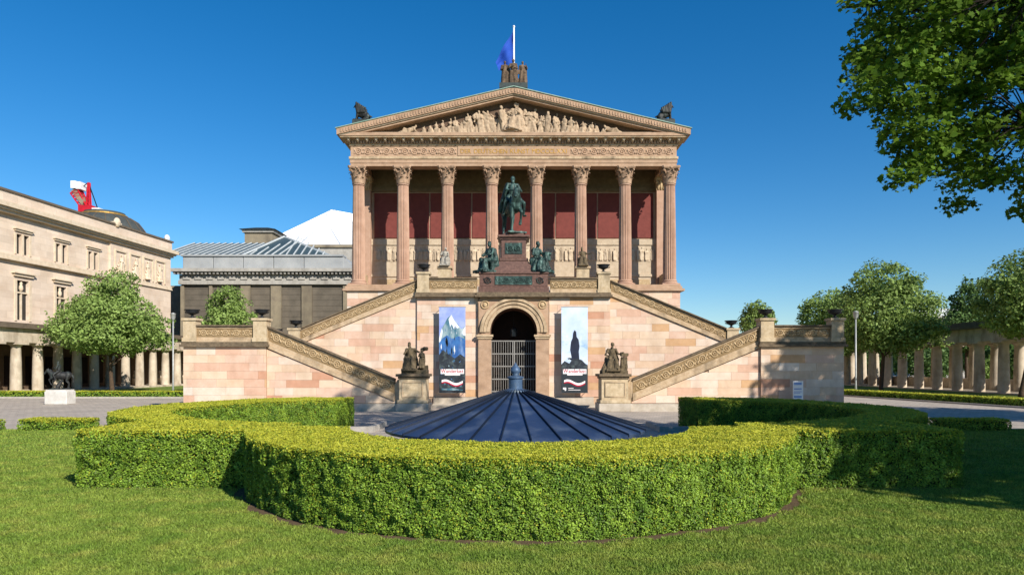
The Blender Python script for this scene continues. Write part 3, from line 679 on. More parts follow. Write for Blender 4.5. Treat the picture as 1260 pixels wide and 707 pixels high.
mb = seated(1, beard=False).xf(Matrix.Translation((-.22, .05, .22)))
ch = standing(1, 1.0).xf(Matrix.Translation((.42, -.18, .3))); mb.add(ch.v, ch.f)
mb.box(.2, .7, -.05, .4, 0, .45); mb.box(-.62, .72, -.6, .5, -.01, .2); mb.cap((-.4, .2, 1.2), (-.5, .25, .3), .12, .2); mb.cap((.4, .1, 1.3), (.62, .0, 1.35), .1, .12)
me = fuse(mb, .022, M_stat, 'statue', .03, (9, 9, 3))
o = tag(link('seated_statue', me, loc=(-5.35, D1+.4, 1.98)), 'weathered stone seated woman with a child leaning beside her on the left pedestal', 'statue')
mb = seated(0, beard=True).xf(Matrix.Translation((-.05, .05, .2)))
mb.box(.42, .75, -.2, .2, .1, .9); mb.box(.4, .8, -.32, .22, .95, 1.1); mb.box(-.65, .72, -.62, .5, -.01, .18); mb.cap((-.35, -.1, .6), (-.5, -.3, .15), .14, .2)
me = fuse(mb, .022, M_stat, 'statue', .03, (9, 9, 3))
o = tag(link('seated_statue', me, loc=(5.35, D1+.4, 1.98)), 'weathered stone bearded man seated beside a lectern on the right pedestal', 'statue')

# ---------------------------------------------------------------- monument and bronzes above the arch
mo = thing('monument_pedestal', 'stepped red granite monument pedestal with green bronze plaques above the arch', 'pedestal', (0, 42.6, 6.79))
y = 42.6
def pb(w, dpt, z0, z1): return MB().box(-w, w, y-dpt, y+dpt, z0, z1)
pb(2.12, 1.75, 6.79, 7.15).build('step', M_granite, mo, bevel=.03); pb(2.05, 1.68, 7.15, 7.9).build('base_block', M_granite, mo, bevel=.03); pb(2.1, 1.73, 7.9, 8.02).build('base_cornice', M_granite, mo, bevel=.03)
m = MB(); m.add([(-1.3, y-1.3, 8.02), (1.3, y-1.3, 8.02), (1.3, y+1.3, 8.02), (-1.3, y+1.3, 8.02), (-.9, y-.95, 8.78), (.9, y-.95, 8.78), (.9, y+.95, 8.78), (-.9, y+.95, 8.78)],
    [(0, 1, 5, 4), (1, 2, 6, 5), (2, 3, 7, 6), (3, 0, 4, 7), (4, 5, 6, 7)]); m.build('sloped_base', M_granite, mo)
pb(.88, .93, 8.78, 9.0).build('die_moulding', M_granite, mo, bevel=.04); pb(.76, .82, 9.0, 10.15).build('die', M_granite, mo, bevel=.02)
pb(.86, .9, 10.15, 10.25).build('die_cornice', M_granite, mo); pb(.98, 1.02, 10.25, 10.4).build('die_cornice', M_granite, mo, bevel=.03); pb(.62, .95, 10.4, 10.5).build('top_slab', M_granite, mo)
MB().box(-1.12, 1.12, y-1.72, y-1.681, 7.27, 7.78).build('bronze_plaque', M_bronze, mo)
scroll_relief(-1.05, 7.52, 1.05, 7.52, y-1.72, .14, mo, .42, M_bronze)
scroll_relief(-1.95, 7.52, -1.2, 7.52, y-1.69, .17, mo, .4, M_dbronze); scroll_relief(1.2, 7.52, 1.95, 7.52, y-1.69, .17, mo, .4, M_dbronze)
MB().box(-.52, .52, y-.86, y-.821, 9.25, 9.92).build('bronze_plaque', M_bronze, mo); scroll_relief(-.48, 9.58, .48, 9.58, y-.87, .15, mo, .34, M_bronze)
mb = rider(horse()); k = 1.33
mb.box(-.45, .45, -.62, 1.25, -.06, .03)
me = fuse(mb, .022, M_bronze, 'rider_and_horse', .016, (5, 5, 3), M=Matrix.Scale(k, 4) @ Matrix.Rotation(R(17), 4, 'Z'), ratio=.5)
tag(link('equestrian_statue', me, loc=(0, 42.35, 10.58)), 'green bronze rider in a long cloak on a horse lifting one foreleg, atop the monument', 'statue')
mb = seated(2); me = fuse(mb, .024, M_bronze, 'seated', .035, (8, 8, 3), M=Matrix.Scale(1.28, 4) @ Matrix.Rotation(R(-48), 4, 'Z'))
tag(link('seated_bronze', me, loc=(-1.42, 41.75, 8.1)), 'green bronze robed figure with bowed head seated left of the monument die', 'statue')
mb = seated(0); mb.box(.28, .62, -.32, -.1, .6, 1.0); me = fuse(mb, .024, M_bronze, 'seated', .035, (8, 8, 3), M=Matrix.Scale(1.28, 4) @ Matrix.Rotation(R(42), 4, 'Z'))
tag(link('seated_bronze', me, loc=(1.42, 41.75, 8.1)), 'green bronze robed figure holding a tablet seated right of the monument die', 'statue')
for s, m_, lb in ((-1, M_statg, 'pale grey small seated statue on the terrace left of the monument'), (1, M_stat, 'brownish small seated statue on the terrace right of the monument')):
    yy = 45.5; p = thing('small_pedestal', ('small stone pedestal behind the terrace parapet, %s of the monument' % ('left' if s < 0 else 'right')), 'pedestal', (s*4.58, yy, 6.6), 'small pedestals on the terrace')
    x = s*4.58; MB().box(x-.42, x+.42, yy-.42, yy+.42, 6.6, 8.85).build('shaft', M_ped, p); MB().box(x-.5, x+.5, yy-.5, yy+.5, 8.85, 8.98).build('cornice', M_tan, p)
    me = fuse(seated(1 if s > 0 else 2), .035, m_, 'seated', .025, M=Matrix.Scale(.86, 4)); tag(link('seated_statue', me, loc=(x, yy, 9.03)), lb, 'statue')

# ---------------------------------------------------------------- temple building
tm = thing('temple_museum', 'pink sandstone temple fronted museum with eight Corinthian columns and carved pediment', 'museum', (0, 50, 0))
ZF, ZA = 8.25, 16.9
H2 = 11.95
MB().box(-H2, H2, 49.1, 110, 0, 7.78).build('podium', M_core, tm)
for s in (-1, 1):
    f = lambda pts: [(s*x, z) for x, z in pts][::s]
    ashlar(f([(6, 6.7), (11.96, 6.7), (11.96, 7.77), (6, 7.77)]), 49.04, tm, .5, name='podium_block')
    ashlar(f([(9.5, 4.0), (11.96, 4.0), (11.96, 6.69), (9.5, 6.69)]), 49.04, tm, .45, name='podium_block')
MB().box(-12.25, 12.25, 48.85, 110.2, 7.78, 7.95).box(-12.1, 12.1, 48.98, 110.1, 7.95, 8.13).box(-12, 12, 49.05, 110, 8.13, ZF).build('podium_cornice', M_entab, tm)
# terrace steps up to the portico
mb = MB()
for i in range(9): mb.box(-5.7, 5.7, 46.4+.3*i, 49.03, 6.6+.165*i, 6.6+.165*(i+1))
mb.build('portico_steps', M_plinth, tm)
# columns
def shaft_mesh():
    mb = MB(); nf = 24; per = 4; n = nf*per; prof = [(.475, .42), (.475, 1.2), (.468, 2.6), (.45, 4.2), (.425, 5.8), (.405, 7.3)]
    vs = []; fs = []
    for r, z in prof:
        for i in range(n):
            a = 2*PI*i/n; q = i % per; rr = r*(1 if q == 0 else (.9 if q in (1, 3) else .87)); vs.append((rr*math.cos(a), rr*math.sin(a), z))
    for j in range(len(prof)-1):
        for i in range(n): k = (i+1) % n; fs.append((j*n+i, j*n+k, (j+1)*n+k, (j+1)*n+i))
    mb.add(vs, fs); mb.lathe([(.405, 7.3), (.44, 7.33), (.44, 7.38), (.4, 7.42)], n=24); return mb
def capital_mesh():
    mb = MB(); z0 = 7.42; mb.lathe([(.39, 0), (.39, .5), (.43, .8), (.56, 1.04), (.5, 1.06)], (0, 0, z0), 20)
    for row, (nn, hh, r0, out, w, off) in enumerate(((8, .48, .41, .17, .17, 0), (8, .82, .41, .24, .17, PI/8))):
        for i in range(nn):
            a = off+2*PI*i/nn; ca, sa = math.cos(a), math.sin(a); vs = []
            for t, rr, ww in ((0, 0, 1.), (.45, .02, 1.1), (.8, .07, .95), (1., .17, .65), (.9, .24, .35)):
                z = z0+hh*t; r = r0+rr*out/.2+.02
                for q in (-1, 0, 1):
                    l = q*w*ww*.95; d = r+(0.035 if q == 0 else 0); vs.append((d*ca-l*sa, d*sa+l*ca, z))
            mb.add(vs, [(j*3+q, j*3+q+1, (j+1)*3+q+1, (j+1)*3+q) for j in range(4) for q in (0, 1)])
    for i in range(4):
        a = PI/4+PI/2*i; ca, sa = math.cos(a), math.sin(a)
        mb.tube([(.42*ca, .42*sa, z0+.62), (.6*ca, .6*sa, z0+.95), (.74*ca, .74*sa, z0+1.04), (.78*ca, .78*sa, z0+.92), (.7*ca, .7*sa, z0+.87)], [.05, .07, .08, .08, .06], 5)
        a = PI/2*i; ca, sa = math.cos(a), math.sin(a); mb.ell((.56*ca, .56*sa, z0+1.1), (.11, .11, .1), 8, 5)
        for q in (-.32, .32):
            b = a+q; mb.tube([(.44*math.cos(b), .44*math.sin(b), z0+.68), (.55*math.cos(b), .55*math.sin(b), z0+.98), (.6*math.cos(a+q*.45), .6*math.sin(a+q*.45), z0+.96)], [.04, .06, .05], 5)
    ab = []
    for i in range(4):
        a = PI/4+PI/2*i
        for q in (-.09, .09): ab.append((.84*math.cos(a+q), .84*math.sin(a+q)))
        a2 = a+PI/4
        for q in (-.3, 0, .3): ab.append((.57*math.cos(a2+q)*(1.06 if q else 1), .57*math.sin(a2+q)*(1.06 if q else 1)))
    mb.slab(ab, z0+1.06, z0+1.13); mb.slab([(x*1.04, y_*1.04) for x, y_ in ab], z0+1.13, z0+1.23); return mb
def base_mesh():
    mb = MB(); mb.box(-.64, .64, -.64, .64, 0, .13)
    mb.lathe([(.6, .13), (.63, .17), (.62, .22), (.54, .25), (.52, .3), (.56, .33), (.55, .38), (.49, .4), (.475, .43)], n=28); return mb
shm = shaft_mesh().mesh('shaft', M_pink); M_capi = mat('capital_stone', '#b99c82', '#94785f', .9, 6, .25, 25, stain_shade=('#5f4b3a', 3, .6)); cpm = capital_mesh().mesh('capital', M_capi, True); cpm.set_sharp_from_angle(angle=R(50)); bsm = base_mesh().mesh('base', M_pink, True); bsm.set_sharp_from_angle(angle=R(40))
SP = 3.252
w = worg(tm)
def put_column(x, y, sc=1):
    o = link('column', shm, tm, Vector((x, y, ZF))-w); link('capital', cpm, o); link('base', bsm, o)
for i in range(8): put_column(.03+(i-3.5)*SP, 50)
# entablature: front and side beams
def ring(name, m, half, y0, z0, z1, th=.9, back=110, parent=tm):
    mb = MB().box(-half, half, y0, y0+th, z0, z1)
    for s in (-1, 1): xa, xb = sorted((s*half, s*(half-th))); mb.box(xa, xb, y0+th, back, z0, z1)
    return mb.build(name, m, parent)
YE = 49.58; HA = 11.84
ring('architrave_fascia', M_entab, HA, YE, ZA, ZA+.22); ring('architrave_fascia', M_entab, HA+.04, YE-.04, ZA+.22, ZA+.5); ring('architrave_moulding', M_tan, HA+.1, YE-.1, ZA+.5, ZA+.68)
ring('frieze', M_entab, HA, YE, ZA+.68, ZA+1.46)
ring('bed_moulding', M_tan, HA+.08, YE-.08, ZA+1.46, ZA+1.58); ring('dentil_band', M_entab, HA+.1, YE-.1, ZA+1.58, ZA+1.8)
mb = MB()
for i in range(118):
    x = -HA-.1+.1+i*.2025; mb.box(x-.06, x+.06, YE-.22, YE-.101, ZA+1.6, ZA+1.78)
mb.build('dentil_course', M_entab, tm, kind='stuff')
ring('soffit_moulding', M_entab, HA+.26, YE-.26, ZA+1.8, ZA+1.9)
ring('corona', M_entab, HA+.68, YE-.68, ZA+1.99, ZA+2.22, 1.6); ring('corona_soffit', M_tan, HA+.62, YE-.62, ZA+1.9, ZA+1.99, 1.5)
mo_ = None
for i in range(37):
    x = -11.9+i*.661
    if mo_ is None:
        m = MB(); m.add([(x-.13, YE-.5, ZA+1.9), (x+.13, YE-.5, ZA+1.9), (x+.13, YE-.28, ZA+1.9), (x-.13, YE-.28, ZA+1.9), (x-.02, YE-.47, ZA+1.74), (x+.02, YE-.47, ZA+1.74), (x+.08, YE-.28, ZA+1.66), (x-.08, YE-.28, ZA+1.66)],
            [(0, 1, 2, 3), (7, 6, 5, 4), (0, 4, 5, 1), (1, 5, 6, 2), (2, 6, 7, 3), (3, 7, 4, 0)]); mo_ = m.build('modillion', M_wallc, tm); mx = x
    else: clone(mo_, tm, (x-mx, 0, 0))
M_fr = mat('frieze_relief', '#c4a78d', '#a78a70', .9, 5, .3, 25, stain_shade=('#6d5645', 2.5, .5))
# inscription and scroll friezes
zi = ZA+1.07
MB().box(-4.05, 4.05, YE-.05, YE-.001, ZA+.74, ZA+1.42).build('inscription_tablet', M_entab, tm)
def lettering(txt, size, m, parent, c, total, name='letter', ext=.01, bold=0.):
    lib = {}; ws = []
    for chx in txt:
        if chx != ' ' and chx not in lib: lib[chx] = text_mesh(chx, size, m, name, ext, bold)
        ws.append(.32*size if chx == ' ' else max(v.co.x for v in lib[chx].vertices)-min(v.co.x for v in lib[chx].vertices))
    sx = min(1, total*.86/sum(ws)); ws = [v*sx for v in ws]; gap = (total-sum(ws))/(len(txt)-1); x = -total/2
    for chx, wd in zip(txt, ws):
        if chx != ' ':
            me = lib[chx]; x0 = min(v.co.x for v in me.vertices); o = link(name, me, parent, Vector((c[0]+x-x0*sx, c[1], c[2]))-worg(parent)); o.rotation_euler = (R(90), 0, 0); o.scale = (sx, 1, 1)
        x += wd+gap
lettering('DER DEUTSCHEN KUNST MDCCCLXXI', .47, M_gold, tm, (0, YE-.06, zi-.17), 7.7)
scroll_relief(-11.6, zi, -4.15, zi, YE-.005, .22, tm, .66, M_fr); scroll_relief(4.15, zi, 11.6, zi, YE-.005, .22, tm, .66, M_fr)
# pediment
ZP = ZA+2.22; SLP = .2345; ZR = 22.4; YP = YE-.68
mb = MB().prism([(-11.9, ZP), (11.9, ZP), (0, ZP+11.9*SLP)], YE+.1, YE+.5); mb.build('tympanum', M_tymp, tm)
MB().box(-10.2, 10.2, YE-.45, YE+.1, ZP, ZP+.09).build('tympanum_ledge', M_wallc, tm)
def rake(a, b, y0, y1, hw, m, name):
    for s in (-1, 1):
        p = [(0, ZR-b), (s*hw, ZR-b-SLP*hw), (s*hw, ZR-a-SLP*hw), (0, ZR-a)]
        MB().prism(p if s > 0 else p[::-1], y0, y1).build(name, m, tm)
rake(0, .06, YE-.86, 110, 12.74, M_copper, 'roof_edge'); rake(.06, .5, YE-.8, 50.8, 12.66, M_entab, 'raking_sima'); rake(.5, .58, YE-.7, 50.8, 12.5, M_wallc, 'raking_moulding'); rake(.58, .72, YE-.6, 50.8, 12.2, M_entab, 'raking_corona')
mb = MB()
for s in (-1, 1):
    for i in range(62):
        x = s*(.12+i*.2); zt = ZR-abs(x)*SLP; mb.box(x-.055, x+.055, YE-.845, YE-.801, zt-.42, zt-.17)
mb.build('egg_moulding', M_entab, tm, kind='stuff')
for s in (-1, 1):
    p = [(0, ZR-.72), (s*11.9, ZR-.72-SLP*11.9), (s*11.9, ZR-.5-SLP*11.9), (0, ZR-.11)]; MB().prism(p if s > 0 else p[::-1], 50.81, 109.8).build('roof', M_dcop, tm)
# tympanum figures
rr = random.Random(5); x = -7.5; k = 0
while x < 7.6:
    avail = (8.6-abs(x))*SLP*1.04+.12
    if avail < .55:
        mb = MB(); s = 1 if x < 0 else -1; hgt = .42+.1*rr.random(); L = 1.25
        body(mb, dict(head=(s*.45, -.05, .5), neck=(s*.36, 0, .42), chest=(s*.25, 0, .32), pelvis=(-s*.1, 0, .18), shL=(s*.3, -.15, .38), shR=(s*.3, .1, .4), elL=(s*.42, -.2, .15), haL=(s*.55, -.2, .05), elR=(s*.2, -.1, .3), haR=(-s*.05, -.2, .28),
            hipL=(-s*.1, -.08, .15), hipR=(-s*.1, .08, .15), knL=(-s*.42, -.12, .34), knR=(-s*.45, 0, .16), anL=(-s*.6, -.12, .08), anR=(-s*.85, 0, .07), toeL=(-s*.7, -.14, .05), toeR=(-s*.95, 0, .05)), 1)
        mb.cap((-s*.1, 0, .1), (-s*.6, -.05, .08), .15, .1); M = Matrix.Translation((x, YE-.18, ZP+.12)) @ Matrix.Diagonal((.95, .6, .95, 1)); adv = .95
    elif avail < 1.25:
        mb = seated(rr.choice((0, 1, 2))); sc = avail/1.5; s = 1 if x < 0 else -1
        M = Matrix.Translation((x, YE-.1, ZP+.09)) @ Matrix.Diagonal((sc, sc*.55, sc, 1)) @ Matrix.Rotation(s*R(rr.uniform(20, 65)), 4, 'Z') @ Matrix.Rotation(R(rr.uniform(-18, 18)), 4, 'Y'); adv = .5
    else:
        mb = standing(rr.choice((0, 1, 2)), 1.8, hair=rr.choice(('bun', 'short'))); sc = min(avail, 1.95)/1.8*rr.uniform(.74, 1.06)
        for _ in range(3): p_ = (rr.uniform(-.5, .5), rr.uniform(-.1, .15), rr.uniform(.5, 1.6)); mb.cap(p_, (p_[0]+rr.uniform(-.5, .5), p_[1], p_[2]-rr.uniform(-.3, .7)), .09, .13)
        if abs(x) < .3: mb = seated(0); sc = 1.36; mb.xf(Matrix.Translation((0, 0, .18))); mb.box(-.5, .5, -.4, .4, 0, .3)
        M = Matrix.Translation((x, YE-.12, ZP+.09)) @ Matrix.Diagonal((sc, sc*.55, sc, 1)) @ Matrix.Rotation(R(rr.uniform(-60, 60)), 4, 'Z') @ Matrix.Rotation(R(rr.uniform(-22, 22)), 4, 'Y'); adv = .42
    me = fuse(mb, .045, M_carve, 'relief_figure', .03, M=M); me.transform(Matrix.Translation(-w)); link('relief_figure', me, tm)
    x += adv; k += 1
x = -6.1
while x < 6.2:
    sc = max(.4, min(1.8, (8.4-abs(x))*SLP*1.0))/1.8*rr.uniform(.8, 1.0); mb = standing(rr.choice((0, 1, 2)), 1.8)
    for _ in range(5): p_ = (rr.uniform(-.6, .6), rr.uniform(-.1, .2), rr.uniform(.3, 1.5)); mb.cap(p_, (p_[0]+rr.uniform(-.6, .6), p_[1], p_[2]+rr.uniform(-.5, .4)), .08, .14)
    me = fuse(mb, .05, M_carve, 'relief_figure', .03, M=Matrix.Translation((x, YE+.06, ZP+.09)) @ Matrix.Diagonal((sc, sc*.55, sc, 1)) @ Matrix.Rotation(R(rr.uniform(-60, 60)), 4, 'Z') @ Matrix.Rotation(R(rr.uniform(-15, 15)), 4, 'Y')); me.transform(Matrix.Translation(-w)); link('relief_figure', me, tm); x += .5
# side leafy relief filling the gaps between the figures
scroll_relief(-5.6, ZP+.25, 5.6, ZP+.25, YE-.02, .2, tm, .6, M_carve)
# cella wall inside the portico
YW = 52.9
box('cella_body', M_core, tm, -11.7, 11.7, YW+.3, 109.9, ZF, ZA+1.4)
for (z0, z1, m, name, pr) in ((ZF, 9.3, M_wallc, 'dado_wall', .0), (9.3, 9.5, M_wallc, 'dado_moulding', .08), (9.5, 10.45, M_wallc, 'lower_wall', 0), (10.45, 11.75, M_wallc, 'relief_band', .02), (11.75, 12.2, M_wallc, 'band_moulding', .1), (12.2, 15.9, M_core, 'panel_backing', -.1), (15.9, 16.2, M_beam, 'wall_beam', .12), (16.2, ZA+.9, M_beam, 'wall_beam', .02)):
    box(name, m, tm, -11.6, 11.6, YW-pr, YW+.3, z0, z1)
ed = [-10.85]+[(i-3)*SP+.03 for i in range(0, 7)]+[10.85]; ed = [-10.85, -6.5, -3.25, -1.62, 1.62, 3.25, 6.5, 10.85]
for a, b in zip(ed[:-1], ed[1:]): box('red_panel', M_red, tm, a+.05, b-.05, YW+.02, YW+.09, 12.32, 15.78)
for a, b in zip(ed[:-1], ed[1:]): box('dado_panel', M_relief, tm, a+.3, b-.3, YW-.03, YW+.01, 8.5, 9.1)
# white figured relief band: small standing figures
proto = [fuse(standing(v, 1.02), .04, M_wallc, 'relief_figure', .02, M=Matrix.Rotation(R(r_), 4, 'Z') @ Matrix.Diagonal((1.1, .45, 1, 1)), ratio=.5) for v, r_ in ((0, 15), (1, -20), (2, 30))]
x = -10.7
while x < 10.8:
    o = link('relief_figure', random.choice(proto), tm, Vector((x, YW-.05, 10.56))-w); o.scale = (random.choice((-1, 1))*random.uniform(.9, 1.2), 1, random.uniform(.9, 1.05)); x += random.uniform(.27, .42)
for s in (-1, 1):
    x = s*11.42; MB().box(x-.42, x+.42, YW-.45, YW+.1, ZF+.35, 15.9).build('pilaster', M_pink, tm); MB().box(x-.5, x+.5, YW-.53, YW+.1, ZF, ZF+.35).build('pilaster_base', M_pink, tm)
    m = MB().box(x-.45, x+.45, YW-.48, YW+.1, 15.9, 16.6).box(x-.55, x+.55, YW-.58, YW+.1, 16.6, ZA)
    for q in range(4): m.ell((x-.3+.2*q, YW-.5, 16.2), (.12, .1, .3), 7, 5); m.ell((x-.42+.28*q, YW-.52, 16.5), (.12, .1, .14), 7, 5)
    m.build('pilaster_capital', M_relief, tm)
    MB().box(x-.05 if s < 0 else x-.25, x+.25 if s < 0 else x+.05, 50.65, YW-.53, ZF, ZF+1.05).build('portico_side_rail', M_tan, tm)
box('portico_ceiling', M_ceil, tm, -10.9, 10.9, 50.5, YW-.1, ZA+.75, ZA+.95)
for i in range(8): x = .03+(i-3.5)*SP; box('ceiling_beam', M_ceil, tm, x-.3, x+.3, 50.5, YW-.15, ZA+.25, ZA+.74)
# roof fittings
for px, zt in ((497, 1.0), (707, 1.0), (773, 1.0)):
    x = X(px, 52); zb = ZR-abs(x)*SLP-.05; MB().tube([(x, 52, zb), (x, 52, zb+zt)], .025, 5).build('lightning_rod', M_galv, tm)
for px in (488, 609, 696, 783):
    x = X(px, 51); zb = ZR-abs(x)*SLP-.02; MB().tube([(x, 51, zb), (x, 51, zb+.28)], .04, 5).ell((x, 51, zb+.3), (.12, .12, .09), 8, 5).build('roof_lamp', M_iron, tm)
box('apex_plinth', M_dcop, tm, -1.02, 1.0, 48.75, 50.4, 22.25, 22.62)
for s in (-1, 1): xa, xb = sorted((s*10.3, s*11.55)); box('corner_plinth', M_dcop, tm, xa, xb, 48.8, 50.0, 19.5, 20.0)
# apex statue group, griffins, flag
mb = MB()
for v, x, yy, h in ((0, -.63, 0, 1.82), (1, -.02, -.15, 1.88), (2, .66, 0, 1.8)):
    q = standing(v, h, hair='bun').xf(Matrix.Translation((x, yy, 0))); mb.add(q.v, q.f)
mb.box(-1, 1, -.45, .4, -.06, .05); me = fuse(mb, .04, M_statb, 'three_figures', .03)
tag(link('statue_group', me, loc=(0, 49.45, 22.66)), 'brown stone group of three standing draped figures on the pediment apex', 'statue')
def griffin():
    mb = MB(); mb.ell((.1, 0, .42), (.42, .22, .28)); mb.cap((-.2, 0, .5), (-.36, 0, .92), .2, .14); mb.ell((-.42, 0, 1.02), (.15, .11, .13)); mb.cap((-.5, 0, 1.0), (-.62, 0, .93), .06, .03)
    for s in (-1, 1):
        mb.cap((-.3, s*.13, .5), (-.38, s*.14, .08), .1, .06); mb.cap((-.38, s*.14, .06), (-.5, s*.14, .05), .06, .05); mb.ell((.38, s*.16, .25), (.22, .1, .2)); mb.cap((.35, s*.18, .1), (.12, s*.18, .06), .08, .06)
        for j in range(6): mb.cap((-.3+.1*j, s*.2, .55), (-.36+.13*j, s*.22, 1.2-.075*j), .1, .075, 6)
        mb.cap((-.46, s*.06, 1.12), (-.42, s*.08, 1.22), .03, .012, 6)
    mb.cap((.45, 0, .35), (.7, 0, .25), .1, .06); mb.box(-.62, .8, -.3, .3, -.05, .05); return mb
me = fuse(griffin(), .03, M_dbronze, 'griffin', .015)
tag(link('griffin_statue', me, loc=(-10.95, 49.3, 20.1)), 'dark winged griffin crouching on the left pediment corner', 'statue', 'griffins on the pediment corners')
o = tag(link('griffin_statue', me, loc=(10.95, 49.3, 20.1)), 'dark winged griffin crouching on the right pediment corner', 'statue', 'griffins on the pediment corners'); o.scale = (-1, 1, 1)
fl = thing('flag', 'blue flag drooping from a white pole behind the apex statues', 'flag', (X(632, 53), 53, 22.2))
fx = X(632.3, 53); MB().tube([(fx, 53, 22.2), (fx, 53, Z(33, 53))], [.09, .06], 8).ell((fx, 53, Z(33, 53)), (.1, .1, .1), 8, 6).build('pole', M_white, fl, smooth=True)
vs = []; fs = []; nu, nv = 12, 14
for j in range(nv+1):
    v = j/nv; zt = Z(39+6*v, 53)
    for i in range(nu+1):
        u = i/nu; xx = fx-.06-u*(1.36*(1-.12*v)); top = Z(39, 53)-u*1.9-.45*u*u; bot = Z(76, 53)-u*.75; z = top+(bot-top)*v
        vs.append((xx+.25*u*v*.3, 53+.16*math.sin(u*9+v*2.5)*u**.5+.06*math.sin(v*8), z))
for j in range(nv):
    for i in range(nu): a = j*(nu+1)+i; fs.append((a, a+1, a+nu+2, a+nu+1))
MB().add(vs, fs).build('cloth', M_flag, fl, smooth=True)

# ---------------------------------------------------------------- banners
def flat(name, pts, y, m, parent): return MB().prism(pts, y, y+.003).build(name, m, parent)
M_bsky = mat('banner_print_sky', '#7388c8', '#a3b1dc', .7, 1.2, 0); M_bblue = mat('banner_print_blue', '#244e8a', '#3d74b0', .7, 2.5, 0, stain_shade=('#9fb8d8', 2.5, .7)); M_bsnow = mat('banner_print_snow', '#eceef2', '#c4cfdf', .7, 3, 0)  # blue print: mottling, with pale streaks painting light on the cloth folds
M_bdk = mat('banner_print_dark', '#1d2128', '#333c44', .7, 3, 0, stain_shade=('#6a7a76', 4, .5, 1)); M_bteal = mat('banner_print_teal', '#4f7c8c', '#3a6378', .7, 3, 0, stain_shade=('#c9d6d2', 2.2, .7)); M_bsky2 = mat('banner_print_pale_sky', '#a9c0dc', '#cfdbea', .7, .8, 0)  # teal and dark prints: mottling that also paints the fold shading
M_bmist = mat('banner_print_mist', '#8fb0d0', '#d8e2ec', .7, 1.6, 0); M_bnavy = mat('banner_print_navy', '#161d2e', '#222b40', .7, 3, 0); M_bcharc = mat('banner_print_charcoal', '#2e363b', '#262d32', .7, 2, 0); M_bred = mat('banner_print_red', '#b01f3c', '#a01a36', .7, 3, 0); M_bwht = mat('banner_print_white', '#f0ecea', '#e6e0de', .7, 3, 0)
def banner(xc, label, left):
    b = thing('hanging_banner', label, 'banner', (xc, DC-.5, .95), 'exhibition banners beside the arch'); y0 = DC-.5
    w2 = .78; zt, zb = 5.9, .82; Hh = zt-zb; P = lambda u, v: (xc+(u-.5)*2*w2, zt-v*Hh)
    def poly(uv, lay, m, name='print'): flat(name, [P(*q) for q in uv][::-1], y0-.004*lay, m, b)
    MB().box(xc-w2, xc+w2, y0+.004, y0+.02, zb, zt).build('cloth', M_bsky if left else M_bsky2, b)
    for z in (zt, zb): MB().tube([(xc-w2-.04, y0+.012, z), (xc+w2+.04, y0+.012, z)], .022, 6).build('batten', M_galv, b)
    for x in (xc-w2+.1, xc+w2-.1):
        for z in (zt, zb): MB().tube([(x, y0+.02, z), (x, DC+.02, z)], .02, 6).build('bracket', M_galv, b)
    rr = random.Random(3 if left else 4)
    if left:
        poly([(0, .36), (.1, .25), (.2, .2), (.32, .13), (.46, .09), (.56, .15), (.7, .2), (.85, .26), (1, .22), (1, .6), (0, .6)], 1, M_bteal)
        poly([(.36, .14), (.46, .09), (.56, .15), (.68, .2), (.78, .24), (.7, .25), (.6, .22), (.56, .26), (.48, .2), (.42, .24)], 2, M_bsnow); poly([(.0, .36), (.1, .25), (.14, .28), (.06, .4), (0, .44)], 2, M_bsnow); poly([(.85, .3), (1, .22), (1, .34), (.92, .33)], 2, M_bsnow)
        poly([(0, .42), (.15, .36), (.3, .33), (.5, .37), (.75, .34), (1, .38), (1, .62), (0, .62)], 3, M_bblue)
        for _ in range(26):
            u, v = rr.uniform(.06, .94), rr.uniform(.36, .6); l = rr.uniform(.02, .06); poly([(u-l*.5, v), (u+.01, v-l), (u+l*.7, v+l*.3), (u, v+l)], 3.4, rr.choice((M_bsnow, M_bteal, M_bdk, M_bdk, M_bblue)))
        for _ in range(16):
            u, v = rr.uniform(.25, .85), rr.uniform(.2, .36); l = rr.uniform(.02, .05); poly([(u-l*.4, v+l*.4), (u, v-l), (u+l*.3, v+l*.6)], 2.4, rr.choice((M_bblue, M_bteal, M_bsnow)))
        for _ in range(30):
            u, v = rr.uniform(.06, .94), rr.uniform(.62, .97); l = rr.uniform(.01, .035); poly([(u-l, v), (u, v-l*.6), (u+l*1.4, v), (u, v+l*.4)], 4.5, rr.choice((M_bteal, M_bcharc, M_bblue)))
        poly([(0, .56), (.15, .5), (.3, .54), (.45, .57), (.6, .6), (.8, .55), (1, .59), (1, 1), (0, 1)], 4, M_bdk)
    else:
        poly([(0, .3), (.12, .27), (.25, .35), (.4, .42), (.6, .4), (.75, .34), (.9, .36), (1, .4), (1, .75), (0, .75)], 1, M_bmist)
        poly([(0, .46), (.2, .44), (.45, .5), (.7, .45), (1, .5), (1, .62), (0, .62)], 2, M_bsky2)
        # plain stand-in: a dark rock spire above the mist
        poly([(.5, .27), (.56, .29), (.58, .35), (.65, .38), (.69, .46), (.66, .52), (.68, .6), (.64, .68), (.36, .68), (.38, .58), (.33, .5), (.36, .41), (.43, .36), (.45, .3)], 3, M_bnavy)
        for _ in range(9): u, v = rr.uniform(.05, .95), rr.uniform(.4, .62); poly([(u-.12, v), (u+.1, v-.012), (u+.16, v+.012), (u-.05, v+.02)] if .17 < u < .8 else [(u-.04, v), (u, v-.02), (u+.04, v), (u, v+.015)], 2.5, rr.choice((M_bsky2, M_bmist)))
        poly([(0, .67), (.12, .63), (.3, .66), (.42, .61), (.6, .6), (.78, .62), (.9, .66), (1, .68), (1, .8), (0, .8)], 4, M_bdk); poly([(0, .79), (1, .79), (1, 1), (0, 1)], 5, M_bcharc)
